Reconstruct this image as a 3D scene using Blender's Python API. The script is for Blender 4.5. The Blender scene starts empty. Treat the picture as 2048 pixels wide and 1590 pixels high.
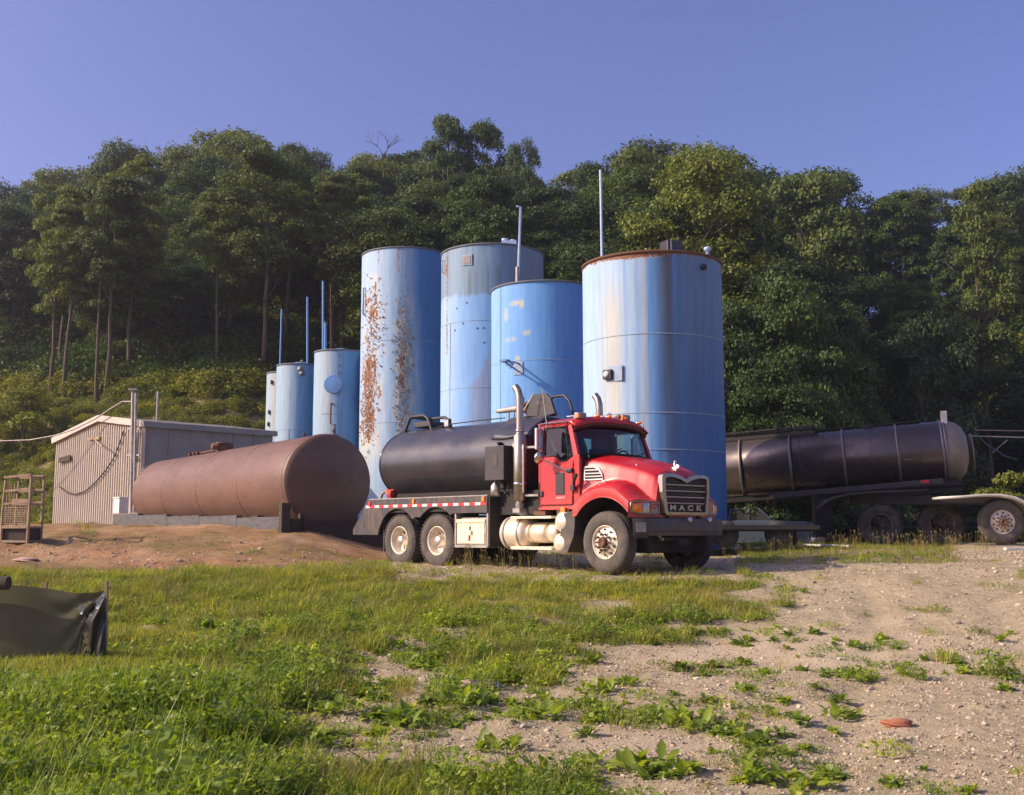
import bpy, bmesh, math, random
import numpy as np
from mathutils import Vector, Matrix, Euler
from mathutils.geometry import tessellate_polygon

# ------------------------------------------------------------------ camera, sky, sun, exposure
scene = bpy.context.scene
COL = scene.collection
random.seed(7)
RNG = np.random.default_rng(7)
R = math.radians
F, CX, CY, TILT, CZ = 2190., 1024., 795., math.atan(268/2190.), 2.0
cam_d = bpy.data.cameras.new('camera'); cam = bpy.data.objects.new('camera', cam_d); COL.objects.link(cam)
cam_d.sensor_width = 36; cam_d.lens = 36*F/2048; cam_d.clip_start = .1; cam_d.clip_end = 4000
cam.location = (0, 0, CZ); cam.rotation_euler = (R(90)+TILT, 0, 0)
scene.camera = cam
SUN_EL, SUN_AZ = R(31), math.atan2(-.985, -.172)       # sun to the left and a little behind the camera
world = bpy.data.worlds.new('World'); scene.world = world; world.use_nodes = True
wn = world.node_tree.nodes; wl = world.node_tree.links; wn.clear()
sky = wn.new('ShaderNodeTexSky'); sky.sky_type = 'NISHITA'; sky.sun_disc = False
sky.sun_elevation = SUN_EL; sky.sun_rotation = SUN_AZ % (2*math.pi)
sky.air_density = 1.0; sky.dust_density = 4; sky.ozone_density = 2.2; sky.altitude = 300
tint = wn.new('ShaderNodeMix'); tint.data_type = 'RGBA'; tint.blend_type = 'MULTIPLY'; tint.inputs[0].default_value = 1
tint.inputs[7].default_value = (1.06, .93, 1.34, 1)
bg = wn.new('ShaderNodeBackground'); bg.inputs[1].default_value = .118
wo = wn.new('ShaderNodeOutputWorld')
wl.new(sky.outputs[0], tint.inputs[6]); wl.new(tint.outputs[2], bg.inputs[0]); wl.new(bg.outputs[0], wo.inputs[0])
sd = bpy.data.lights.new('sun', 'SUN'); sun = bpy.data.objects.new('sun', sd); COL.objects.link(sun)
sd.energy = 4.8; sd.angle = R(.6); sd.color = (1, .83, .58)
SD = Vector((math.sin(SUN_AZ)*math.cos(SUN_EL), math.cos(SUN_AZ)*math.cos(SUN_EL), math.sin(SUN_EL)))
sun.rotation_euler = SD.to_track_quat('Z', 'Y').to_euler()
scene.view_settings.view_transform = 'Standard'; scene.view_settings.look = 'None'
scene.view_settings.exposure = .28; scene.view_settings.gamma = 1; scene.view_settings.use_curve_mapping = False

# ------------------------------------------------------------------ helpers
def ray(px, py):
    a = (px-CX)/F; b = -(py-CY)/F
    return Vector((a, math.cos(TILT)-b*math.sin(TILT), math.sin(TILT)+b*math.cos(TILT)))
def at(px, py, Y):
    r = ray(px, py); k = Y/r.y
    return Vector((r.x*k, Y, CZ+r.z*k))
def project(x, y, z):
    dy = y*math.cos(TILT)+(z-CZ)*math.sin(TILT); dz = -y*math.sin(TILT)+(z-CZ)*math.cos(TILT)
    dy = np.maximum(dy, .01)
    return CX+F*x/dy, CY-F*dz/dy
def _hash(i, j, s):
    n = (i*374761393+j*668265263+s*1442695041) & 0xFFFFFFFF
    n = ((n ^ (n >> 13))*1274126177) & 0xFFFFFFFF
    return ((n ^ (n >> 16)) & 0xFFFF)/65535.
def vn(x, y, s=0):
    x = np.asarray(x, float); y = np.asarray(y, float)
    i = np.floor(x).astype(np.int64); j = np.floor(y).astype(np.int64)
    fx = x-i; fy = y-j; fx = fx*fx*(3-2*fx); fy = fy*fy*(3-2*fy)
    a = _hash(i, j, s); b = _hash(i+1, j, s); c = _hash(i, j+1, s); d = _hash(i+1, j+1, s)
    return (a*(1-fx)+b*fx)*(1-fy)+(c*(1-fx)+d*fx)*fy
def fbm(x, y, s=0, o=4):
    t = 0; a = .5; n = 0
    for k in range(o):
        t = t+a*vn(x*2**k, y*2**k, s+k*17); n += a; a *= .5
    return t/n
def S(t):
    t = np.clip(t, 0, 1); return t*t*(3-2*t)
def tag(o, label=None, cat=None, group=None, kind=None):
    if label: o['label'] = label
    if cat: o['category'] = cat
    if group: o['group'] = group
    if kind: o['kind'] = kind
    return o
def empty(name, loc=(0, 0, 0), rz=0, parent=None):
    o = bpy.data.objects.new(name, None); COL.objects.link(o); o.location = loc; o.rotation_euler = (0, 0, rz); o.empty_display_size = .2
    o.parent = parent
    return o
def kids(o): return [c for c in COL.objects if c.parent == o]
def copy_tree(o, parent=None):
    c = o.copy(); COL.objects.link(c); c.parent = parent
    for ch in kids(o): copy_tree(ch, c)
    return c
def link_mesh(name, me, mat, parent=None):
    o = bpy.data.objects.new(name, me); COL.objects.link(o); o.parent = parent
    if mat and not me.materials: me.materials.append(mat)
    return o
def np_mesh(name, v, f, smooth=False):
    """v (n,3) array, f (m,k) array of equal sized faces"""
    me = bpy.data.meshes.new(name); v = np.asarray(v, np.float32); f = np.asarray(f, np.int32); k = f.shape[1]
    me.vertices.add(len(v)); me.vertices.foreach_set('co', v.ravel())
    me.loops.add(f.size); me.loops.foreach_set('vertex_index', f.ravel())
    me.polygons.add(len(f)); me.polygons.foreach_set('loop_start', np.arange(0, f.size, k, dtype=np.int32))
    me.polygons.foreach_set('use_smooth', np.full(len(f), smooth))
    me.update(calc_edges=True); me.validate()
    return me
def set_col(me, name, rgb):
    a = me.color_attributes.new(name, 'FLOAT_COLOR', 'POINT')
    c = np.ones((len(me.vertices), 4), np.float32); c[:, :rgb.shape[1]] = rgb
    a.data.foreach_set('color', c.ravel())

class MB:
    def __init__(s): s.v = []; s.f = []; s.sm = []
    def add(s, vs, fs, smooth=False):
        b = len(s.v); s.v += [tuple(v) for v in vs]; s.f += [tuple(i+b for i in f) for f in fs]; s.sm += [smooth]*len(fs); return s
    def box(s, x0, x1, y0, y1, z0, z1):
        vs = [(x, y, z) for x in (x0, x1) for y in (y0, y1) for z in (z0, z1)]
        return s.add(vs, [(0, 1, 3, 2), (4, 6, 7, 5), (0, 4, 5, 1), (2, 3, 7, 6), (0, 2, 6, 4), (1, 5, 7, 3)])
    def obox(s, c, size, rot=(0, 0, 0)):
        m = Matrix.Translation(c) @ Euler(rot).to_matrix().to_4x4()
        vs = [m @ Vector((x*size[0]/2, y*size[1]/2, z*size[2]/2)) for x in (-1, 1) for y in (-1, 1) for z in (-1, 1)]
        return s.add(vs, [(0, 1, 3, 2), (4, 6, 7, 5), (0, 4, 5, 1), (2, 3, 7, 6), (0, 2, 6, 4), (1, 5, 7, 3)])
    def beam(s, p0, p1, w, h):
        p0 = Vector(p0); p1 = Vector(p1); d = (p1-p0).normalized(); up = Vector((0, 0, 1))
        if abs(d.z) > .95: up = Vector((1, 0, 0))
        a = d.cross(up).normalized()*w/2; b = a.cross(d).normalized()*h/2
        vs = [p+i*a+j*b for p in (p0, p1) for i in (-1, 1) for j in (-1, 1)]
        return s.add(vs, [(0, 1, 3, 2), (4, 6, 7, 5), (0, 4, 5, 1), (2, 3, 7, 6), (0, 2, 6, 4), (1, 5, 7, 3)])
    def tube(s, pts, r, n=10, caps=True, smooth=True):
        pts = [Vector(p) for p in pts]; rs = r if isinstance(r, (list, tuple)) else [r]*len(pts)
        d0 = (pts[1]-pts[0]).normalized(); ref = Vector((0, 0, 1)) if abs(d0.z) < .9 else Vector((1, 0, 0))
        a = d0.cross(ref).normalized(); vs = []
        for i, p in enumerate(pts):
            d = (pts[min(i+1, len(pts)-1)]-pts[max(i-1, 0)]).normalized()
            a = (a-d*a.dot(d)).normalized(); b = d.cross(a)
            vs += [p+(a*math.cos(2*math.pi*k/n)+b*math.sin(2*math.pi*k/n))*rs[i] for k in range(n)]
        fs = [(i*n+k, i*n+(k+1) % n, (i+1)*n+(k+1) % n, (i+1)*n+k) for i in range(len(pts)-1) for k in range(n)]
        s.add(vs, fs, smooth)
        if caps: 
            s.add(vs[:n], [tuple(range(n))[::-1]]); s.add(vs[-n:], [tuple(range(n))])
        return s
    def cyl(s, p0, p1, r0, r1=None, n=16, caps=True): return s.tube([p0, p1], [r0, r0 if r1 is None else r1], n, caps)
    def lathe(s, prof, o=(0, 0, 0), axis=(0, 0, 1), n=32, smooth=True, sc=(1, 1), caps=True):
        ax = Vector(axis).normalized(); ref = Vector((0, 0, 1)) if abs(ax.z) < .9 else Vector((1, 0, 0))
        a = ax.cross(ref).normalized(); b = ax.cross(a); o = Vector(o); vs = []
        for (h, r) in prof:
            vs += [o+ax*h+(a*math.cos(2*math.pi*k/n)*sc[0]+b*math.sin(2*math.pi*k/n)*sc[1])*r for k in range(n)]
        fs = [(i*n+k, i*n+(k+1) % n, (i+1)*n+(k+1) % n, (i+1)*n+k) for i in range(len(prof)-1) for k in range(n)]
        s.add(vs, fs, smooth)
        for i, rev in ((0, True), (len(prof)-1, False)):
            if caps and prof[i][1] > 1e-4: s.add(vs[i*n:i*n+n], [tuple(range(n))[::-1] if rev else tuple(range(n))], False)
        return s
    def plate(s, pts, fn, t0, t1):
        """extrude a 2-D outline; fn(u, v, t) gives the 3-D point"""
        n = len(pts); tri = tessellate_polygon([[Vector((p[0], p[1], 0)) for p in pts]])
        vs = [fn(u, v, t0) for u, v in pts]+[fn(u, v, t1) for u, v in pts]
        fs = [tuple(t) for t in tri]+[tuple(i+n for i in t)[::-1] for t in tri]+[(i, (i+1) % n, (i+1) % n+n, i+n) for i in range(n)]
        return s.add(vs, fs)
    def grid(s, fn, nu, nv, smooth=True):
        vs = [fn(i/nu, j/nv) for i in range(nu+1) for j in range(nv+1)]
        fs = [(i*(nv+1)+j, (i+1)*(nv+1)+j, (i+1)*(nv+1)+j+1, i*(nv+1)+j+1) for i in range(nu) for j in range(nv)]
        return s.add(vs, fs, smooth)
    def mesh(s, name):
        me = bpy.data.meshes.new(name); me.from_pydata(s.v, [], s.f)
        me.polygons.foreach_set('use_smooth', s.sm)
        bm = bmesh.new(); bm.from_mesh(me); bmesh.ops.recalc_face_normals(bm, faces=bm.faces); bm.to_mesh(me); bm.free()
        return me
    def build(s, name, mat, parent=None, bevel=0, solid=0, seg=2):
        o = link_mesh(name, s.mesh(name), mat, parent)
        if solid:
            m = o.modifiers.new('solid', 'SOLIDIFY'); m.thickness = solid; m.offset = 0
        if bevel:
            m = o.modifiers.new('bevel', 'BEVEL'); m.width = bevel; m.segments = seg; m.limit_method = 'ANGLE'; m.angle_limit = R(40)
            m.harden_normals = False
        return o

# ---- node helpers
def new_mat(name):
    m = bpy.data.materials.new(name); m.use_nodes = True; nt = m.node_tree; b = nt.nodes['Principled BSDF']
    return m, nt, b
def nnoise(nt, scale, detail=4, rough=.6, coord='Object', vec_scale=None):
    tc = nt.nodes.new('ShaderNodeTexCoord'); n = nt.nodes.new('ShaderNodeTexNoise')
    n.inputs['Scale'].default_value = scale; n.inputs['Detail'].default_value = detail; n.inputs['Roughness'].default_value = rough
    if vec_scale:
        mp = nt.nodes.new('ShaderNodeMapping'); mp.inputs['Scale'].default_value = vec_scale
        nt.links.new(tc.outputs[coord], mp.inputs[0]); nt.links.new(mp.outputs[0], n.inputs['Vector'])
    else: nt.links.new(tc.outputs[coord], n.inputs['Vector'])
    return n.outputs['Fac']
def ramp(nt, fac, stops):
    r = nt.nodes.new('ShaderNodeValToRGB'); cr = r.color_ramp
    while len(cr.elements) < len(stops): cr.elements.new(.5)
    for e, (p, c) in zip(cr.elements, stops):
        e.position = p; e.color = (*c, 1) if not isinstance(c, (int, float)) else (c, c, c, 1)
    nt.links.new(fac, r.inputs[0]); return r.outputs[0]
def mixc(nt, fac, a, b, mode='MIX'):
    m = nt.nodes.new('ShaderNodeMix'); m.data_type = 'RGBA'; m.blend_type = mode
    for sock, val in ((m.inputs[0], fac), (m.inputs[6], a), (m.inputs[7], b)):
        if hasattr(val, 'is_output'): nt.links.new(val, sock)
        elif isinstance(val, (int, float)): sock.default_value = val
        else: sock.default_value = (*val, 1)
    return m.outputs[2]
def math_(nt, op, a, b=0., clamp=False):
    m = nt.nodes.new('ShaderNodeMath'); m.operation = op; m.use_clamp = clamp
    for sock, val in ((m.inputs[0], a), (m.inputs[1], b)):
        if hasattr(val, 'is_output'): nt.links.new(val, sock)
        else: sock.default_value = val
    return m.outputs[0]
def bump(nt, b, h, strength=.3, dist=.02):
    n = nt.nodes.new('ShaderNodeBump'); n.inputs['Strength'].default_value = strength; n.inputs['Distance'].default_value = dist
    nt.links.new(h, n.inputs['Height']); nt.links.new(n.outputs[0], b.inputs['Normal']); return n
def basic(name, c, rough=.5, metal=0., dirt=None, amt=.35, scale=3., bumpy=0., bs=40., coat=0., stretch=None, dustz=None):
    """paint or metal with a soft mottling and patches of dirt"""
    m, nt, b = new_mat(name)
    n = nnoise(nt, scale, 6, .65, vec_scale=stretch)
    dirt = dirt or tuple(x*.45 for x in c)
    f = ramp(nt, n, [(.42, 0.), (.72, amt)])
    col = mixc(nt, f, c, dirt)
    n2 = nnoise(nt, scale*9, 3, .6)
    col = mixc(nt, .18, col, ramp(nt, n2, [(.3, .25), (.7, .9)]), 'OVERLAY')
    if dustz:                                                    # road dust thrown up onto the lower body
        tc = nt.nodes.new('ShaderNodeTexCoord'); sx = nt.nodes.new('ShaderNodeSeparateXYZ'); nt.links.new(tc.outputs['Object'], sx.inputs[0])
        zz = math_(nt, 'DIVIDE', math_(nt, 'SUBTRACT', dustz[1], sx.outputs[2]), dustz[1]-dustz[0], True)
        nd = nnoise(nt, 5, 5, .7); fz = math_(nt, 'MULTIPLY', math_(nt, 'MULTIPLY', zz, ramp(nt, nd, [(.3, .25), (.7, 1.)])), .6, True)
        col = mixc(nt, fz, col, (.26, .20, .14))
    nt.links.new(col, b.inputs['Base Color'])
    b.inputs['Metallic'].default_value = metal
    nt.links.new(ramp(nt, n, [(.3, rough), (.75, min(1, rough+.25))]), b.inputs['Roughness'])
    if coat: b.inputs['Coat Weight'].default_value = coat; b.inputs['Coat Roughness'].default_value = .08
    if bumpy: bump(nt, b, nnoise(nt, bs, 4), bumpy, .01)
    return m
def leaf_mat(name, cols, trans=.24, rough=.55):
    m, nt, b = new_mat(name); oi = nt.nodes.new('ShaderNodeObjectInfo'); gi = nt.nodes.new('ShaderNodeNewGeometry')
    r1 = ramp(nt, gi.outputs['Random Per Island'], [(i/(len(cols)-1), c) for i, c in enumerate(cols)])
    sh = ramp(nt, oi.outputs['Random'], [(0, (.55, .60, .55)), (.4, (.95, .95, .95)), (.75, (1.2, 1.12, .8)), (1, (1.5, 1.3, .8))])
    c = mixc(nt, 1., r1, sh, 'MULTIPLY')
    b.inputs['Roughness'].default_value = rough; b.inputs['Specular IOR Level'].default_value = .35
    nt.links.new(c, b.inputs['Base Color'])
    tr = nt.nodes.new('ShaderNodeBsdfTranslucent'); nt.links.new(mixc(nt, 1., c, (1.5, 1.6, .6), 'MULTIPLY'), tr.inputs[0])
    ms = nt.nodes.new('ShaderNodeMixShader'); ms.inputs[0].default_value = trans
    out = nt.nodes['Material Output']
    nt.links.new(b.outputs[0], ms.inputs[1]); nt.links.new(tr.outputs[0], ms.inputs[2]); nt.links.new(ms.outputs[0], out.inputs[0])
    return m

# ------------------------------------------------------------------ materials
M = {}
M['red'] = basic('red_paint', (.47, .007, .012), .33, 0, (.30, .035, .025), .35, 2.2, coat=.22, dustz=(.85, 1.5))
M['red_shade'] = basic('shaded_red', (.25, .012, .018), .5)
M['black'] = basic('black_paint', (.022, .022, .026), .42, 0, (.075, .06, .048), .6, 2.5, .15, 60, dustz=(.2, 1.3))
M['tankblack'] = basic('tank_black', (.030, .030, .038), .22, 0, (.07, .06, .055), .45, 1.3, .06, 25, coat=.25)
M['shoulder'] = None
M['rubber'] = basic('tyre_rubber', (.036, .034, .032), .85, 0, (.15, .125, .10), .8, 4, .3, 70)
M['dustrubber'] = basic('dusty_tyre', (.07, .062, .055), .9, 0, (.16, .13, .10), .8, 5, .2, 70)
M['chrome'] = basic('chrome', (.72, .70, .66), .16, 1, (.35, .3, .25), .4, 6)
M['alu'] = basic('aluminium', (.72, .68, .60), .36, .85, (.45, .36, .27), .55, 7, .1, 60)
M['wheel'] = basic('wheel_paint', (.72, .64, .52), .45, .3, (.36, .24, .15), .6, 7, .15, 60)
M['cream'] = basic('cream_paint', (.80, .72, .52), .5, 0, (.4, .25, .12), .5, 5, .1)
M['white'] = basic('white_paint', (.78, .75, .68), .45, 0, (.45, .36, .26), .5, 6)
M['fuel'] = basic('fuel_tank', (.80, .70, .55), .33, .45, (.5, .36, .22), .5, 2.5)
M['glassdark'] = None
M['dark'] = basic('dark_iron', (.02, .018, .017), .75, 0, (.06, .045, .035), .6, 4)
M['rustiron'] = basic('rusty_iron', (.12, .06, .04), .8, .2, (.22, .1, .05), .7, 8, .4, 50)
M['orange'] = basic('orange_lens', (.85, .22, .01), .2, 0, (.6, .12, .01), .3, 20, coat=.6)
M['amber'] = M['orange']
M['redlens'] = basic('red_tape', (.62, .02, .03), .35, 0, (.4, .05, .04), .4, 9)
M['whitetape'] = basic('white_tape', (.70, .68, .66), .35, 0, (.4, .34, .3), .5, 9)
M['lens'] = basic('lamp_lens', (.45, .45, .44), .12, .6, (.2, .2, .2), .3, 12, coat=.8)
M['bluepipe'] = basic('blue_pipe', (.10, .25, .55), .5, 0, (.2, .25, .35), .5, 3)
M['brown'] = basic('brown_tank_paint', (.165, .090, .064), .42, 0, (.06, .03, .02), .6, .8, .04, 5, stretch=(.7, .7, 2.2))
M['brownmetal'] = basic('brown_fitting', (.16, .075, .05), .7, .1, (.08, .04, .03), .6, 5)
M['concrete'] = basic('weathered_timber_wall', (.10, .098, .10), .85, 0, (.05, .045, .045), .8, 2.5, .5, 22, stretch=(1, 1, 5))
M['darkwood'] = basic('dark_timber', (.05, .038, .03), .85, 0, (.09, .065, .045), .7, 5, .4, 30)
M['wood'] = basic('stake_wood', (.42, .30, .16), .8, 0, (.2, .13, .07), .6, 8, .3, 60, stretch=(6, 6, 1))
M['beige'] = basic('beige_sheet_metal', (.47, .42, .36), .5, 0, (.27, .21, .16), .45, 1.4, .05, stretch=(3, 3, .6))
M['greymetal'] = basic('grey_sheet_metal', (.23, .21, .21), .5, .1, (.14, .12, .12), .5, 1.4)
M['trim'] = basic('cream_trim', (.52, .46, .40), .5, 0, (.42, .33, .27), .5, 3)
M['galv'] = basic('galvanised', (.36, .34, .32), .5, .5, (.2, .15, .12), .6, 6)
M['cage'] = basic('pale_rusty_steel', (.36, .27, .18), .7, .2, (.22, .11, .06), .7, 9)
M['copperpaint'] = basic('white_plastic', (.74, .71, .66), .4)
M['blackfabric'] = None
M['bluegrey'] = basic('blue_grey_car_paint', (.045, .065, .095), .35, .2, coat=.3)
M['steelgrey'] = basic('dull_steel_tank', (.10, .085, .08), .17, .6, (.05, .036, .03), .7, 1.1, .1, 9)
M['fenderwhite'] = basic('white_fender', (.72, .68, .60), .35, .2, (.4, .33, .25), .5, 3)
M['stone'] = basic('rock', (.34, .26, .20), .9, 0, (.2, .15, .12), .7, 9, .6, 18)
M['pinkstone'] = basic('pink_rock', (.50, .33, .25), .9, 0, (.3, .2, .15), .6, 9, .6, 18)
M['bark'] = basic('bark', (.115, .088, .062), .95, 0, (.05, .04, .03), .9, 3, .8, 9, stretch=(3, 3, .7))
M['shadechrome'] = basic('shaded_chrome', (.34, .30, .25), .26, 1, (.28, .22, .16), .5, 7)  # darker chrome copy, the shade on the grille put into its colour
M['stack'] = basic('heat_dulled_steel', (.42, .38, .32), .3, .95, (.22, .16, .11), .6, 6)
M['darksteel'] = basic('grimy_dark_steel', (.05, .045, .042), .5, .3, (.1, .075, .06), .5, 5)
M['seat'] = basic('seat_cloth', (.05, .05, .055), .9)
M['headsteel'] = basic('pale_tank_head', (.24, .21, .16), .45, .3, (.2, .17, .13), .6, 2, .08, 10)
M['ringsteel'] = basic('dark_ring_steel', (.20, .18, .17), .35, .5, (.2, .15, .12), .5, 5)
M['shaderim'] = basic('shaded_rim', (.16, .13, .11), .6, .4, (.08, .06, .05), .6, 7)
M['whiteglint'] = basic('white_glint', (.62, .6, .58), .35)
M['skirt'] = basic('skirt_paint', (.035, .035, .04), .5, 0, (.16, .10, .07), .85, 3.2, .15, 50, stretch=(2.5, 2.5, .9))
M['redpaint'] = basic('dull_red_paint', (.5, .03, .02), .5, 0, (.25, .05, .03), .5, 8)
M['redfaded'] = basic('faded_red', (.50, .05, .045), .5, 0, (.3, .12, .08), .5, 6)
M['darkglass'] = basic('dark_window', (.03, .03, .032), .08, 0, (.08, .07, .06), .4, 4)
M['visor'] = basic('dark_visor', (.06, .012, .016), .3)
M['whitetrim'] = basic('white_trim', (.74, .72, .70), .3, .2, (.5, .4, .35), .4, 8)
M['greyplastic'] = basic('grey_lamp_plastic', (.28, .26, .24), .4, .3, (.12, .1, .09), .5, 9)
M['screen'] = basic('radiator_screen', (.03, .022, .02), .7, 0, (.08, .05, .04), .5, 12)
def glass(name, tintc, gl=.12):
    m, nt, b = new_mat(name); nt.nodes.remove(b)
    t = nt.nodes.new('ShaderNodeBsdfTransparent'); t.inputs[0].default_value = (*tintc, 1)
    g = nt.nodes.new('ShaderNodeBsdfGlossy'); g.inputs['Roughness'].default_value = .03
    fr = nt.nodes.new('ShaderNodeLayerWeight')
    ms = nt.nodes.new('ShaderNodeMixShader'); nt.links.new(math_(nt, 'ADD', math_(nt, 'MULTIPLY', math_(nt, 'POWER', fr.outputs[1], 4.), .6), gl, True), ms.inputs[0])
    nt.links.new(t.outputs[0], ms.inputs[1]); nt.links.new(g.outputs[0], ms.inputs[2])
    nt.links.new(ms.outputs[0], nt.nodes['Material Output'].inputs[0]); return m
M['glass'] = glass('tinted_glass', (.42, .55, .58), .05)
def fabric():
    m, nt, b = new_mat('silt_fabric'); n = nnoise(nt, 2.5, 5)
    c = ramp(nt, n, [(.3, (.085, .082, .042)), (.7, (.13, .12, .06))])
    nt.links.new(c, b.inputs['Base Color']); b.inputs['Roughness'].default_value = .75
    w = nt.nodes.new('ShaderNodeTexWave'); w.inputs['Scale'].default_value = 60; bump(nt, b, w.outputs[1], .2, .004)
    tr = nt.nodes.new('ShaderNodeBsdfTranslucent'); tr.inputs[0].default_value = (.12, .12, .05, 1)
    ms = nt.nodes.new('ShaderNodeMixShader'); ms.inputs[0].default_value = .3
    nt.links.new(b.outputs[0], ms.inputs[1]); nt.links.new(tr.outputs[0], ms.inputs[2]); nt.links.new(ms.outputs[0], nt.nodes['Material Output'].inputs[0])
    return m
M['fabric'] = fabric()
M['blackplastic'] = basic('black_plastic_sheet', (.018, .016, .014), .28, 0, (.03, .025, .02), .3, 9, .3, 15)
M['leaf_a'] = leaf_mat('oak_leaves', [(.05, .082, .014), (.088, .132, .022), (.13, .17, .03), (.16, .18, .04)])
M['leaf_b'] = leaf_mat('maple_leaves', [(.022, .050, .012), (.038, .074, .017), (.058, .10, .022), (.08, .115, .028)])
M['leaf_c'] = leaf_mat('yellow_green_leaves', [(.09, .13, .016), (.13, .17, .022), (.17, .20, .03), (.16, .16, .035)])
M['under'] = leaf_mat('undergrowth_leaves', [(.12, .14, .025), (.20, .23, .035), (.30, .30, .05), (.30, .24, .08)])
M['grass'] = leaf_mat('grass_blades', [(.11, .15, .022), (.20, .25, .035), (.31, .34, .055), (.45, .41, .16)], .4)
M['drygrass'] = leaf_mat('dry_grass', [(.25, .2, .09), (.34, .28, .13), (.2, .2, .07)], .3)
M['weed'] = leaf_mat('weed_leaves', [(.13, .20, .028), (.21, .29, .04), (.32, .38, .065)], .4, .45)
M['yellowgrass'] = leaf_mat('yellowing_grass', [(.22, .24, .035), (.32, .32, .06), (.42, .38, .10), (.18, .22, .03)], .4)
M['flower'] = basic('clover_flower', (.6, .55, .5), .8)
# ------------------------------------------------------------------ terrain
PY = np.array([-60, 0, 5, 7, 10, 13, 16, 18.4, 20, 24, 28, 33, 38, 46, 60]); PZ = np.array([.1, .25, .28, .30, .42, .56, .90, 1.24, 1.30, 1.34, 1.62, 1.78, 1.85, 2.0, 2.3])
PR = np.array([.1, .25, .28, .30, .42, .58, .92, 1.30, 1.42, 1.60, 1.66, 1.62, 1.45, 1.35, 1.4])
SKX = np.array([-600, -200, 0, 60, 130, 200, 270, 330, 400, 470, 560, 620, 680, 730, 800, 850, 890, 960, 1010, 1045, 1100, 1200, 1280, 1350, 1430, 1500, 1560, 1620, 1680, 1750, 1850, 1950, 1990, 2048, 2300, 2700])
SKY = np.array([420, 400, 372, 345, 300, 302, 284, 296, 272, 258, 252, 275, 315, 285, 290, 300, 300, 305, 312, 322, 330, 305, 282, 288, 285, 300, 345, 318, 350, 380, 350, 350, 335, 345, 360, 400])
def toe(x): return 47+3*np.sin(x*.13)+3*S((-x-8)/10)+7*np.exp(-((x+10)/5.5)**2)-5*S((x-7)/6)*(1-S((x-14)/7))+22*S((x-16)/7)*(1-S((x-34)/8))
def ground_h(x, y):
    x = np.asarray(x, float); y = np.asarray(y, float)
    zl = np.interp(y, PY, PZ); zr = np.interp(y, PY, PR); w = S((x-2.5)/5)
    z = zl*(1-w)+zr*w
    z = z+.56*S((y-19.6)/5.6)*S((-x-2.6)/2.4)*(1-.62*S((y-26.5)/9))*(1-.6*S((-x-14)/7))
    t = np.maximum(y-toe(x), 0)
    pxr = CX+F*x/100.; rid = 2+(1063-np.interp(pxr, SKX, SKY))/21.9-9.5
    hill = np.minimum(.16*t+.027*t*t, .58*t-1.9*S(t/9)); hill = np.where(t > 0, hill, 0)
    cap = np.maximum(rid-2, 8); hill = cap*np.tanh(hill/cap*1.05)
    hill = hill+S(t/6)*(fbm(x*.12, y*.12, 5)-.5)*3
    near = np.exp(-((x/16)**2))*S((26-y)/5)
    z = z+hill+(fbm(x*.8, y*.8, 3)-.5)*.10*S((y-2)/4)+(fbm(x*5, y*5, 9)-.5)*.04*near+np.maximum(fbm(x*3.4+9, y*3.4, 19)-.55, 0)*.18*near
    z = z+(fbm(x*2.2, y*2.2, 29)-.5)*.16*S((y-19.5)/2)*S((-x-3)/2)*(1-S((y-34)/6))
    for off in (0., 1.75):                                       # wheel ruts worn into the gravel
        d = x-(2.2+off+.42*(y-8)-.006*(y-8)**2); z = z-.035*np.exp(-(d/.20)**2)*S((y-5)/3)*S((19-y)/3)*(.6+.8*vn(y*1.3, off))
    return z
def gh(x, y): return float(ground_h(np.array([x]), np.array([y]))[0])
def hit(px, py, y0=4., y1=140.):
    """where the line of sight through a pixel of the photograph meets the ground"""
    r = ray(px, py); Y = np.arange(y0, y1, .05); X = r.x/r.y*Y; Z = CZ+r.z/r.y*Y
    b = Z < ground_h(X, Y); i = int(np.argmax(b)) if b.any() else len(Y)-1
    return Vector((X[i], Y[i], float(ground_h(X[i:i+1], Y[i:i+1])[0])))

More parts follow.
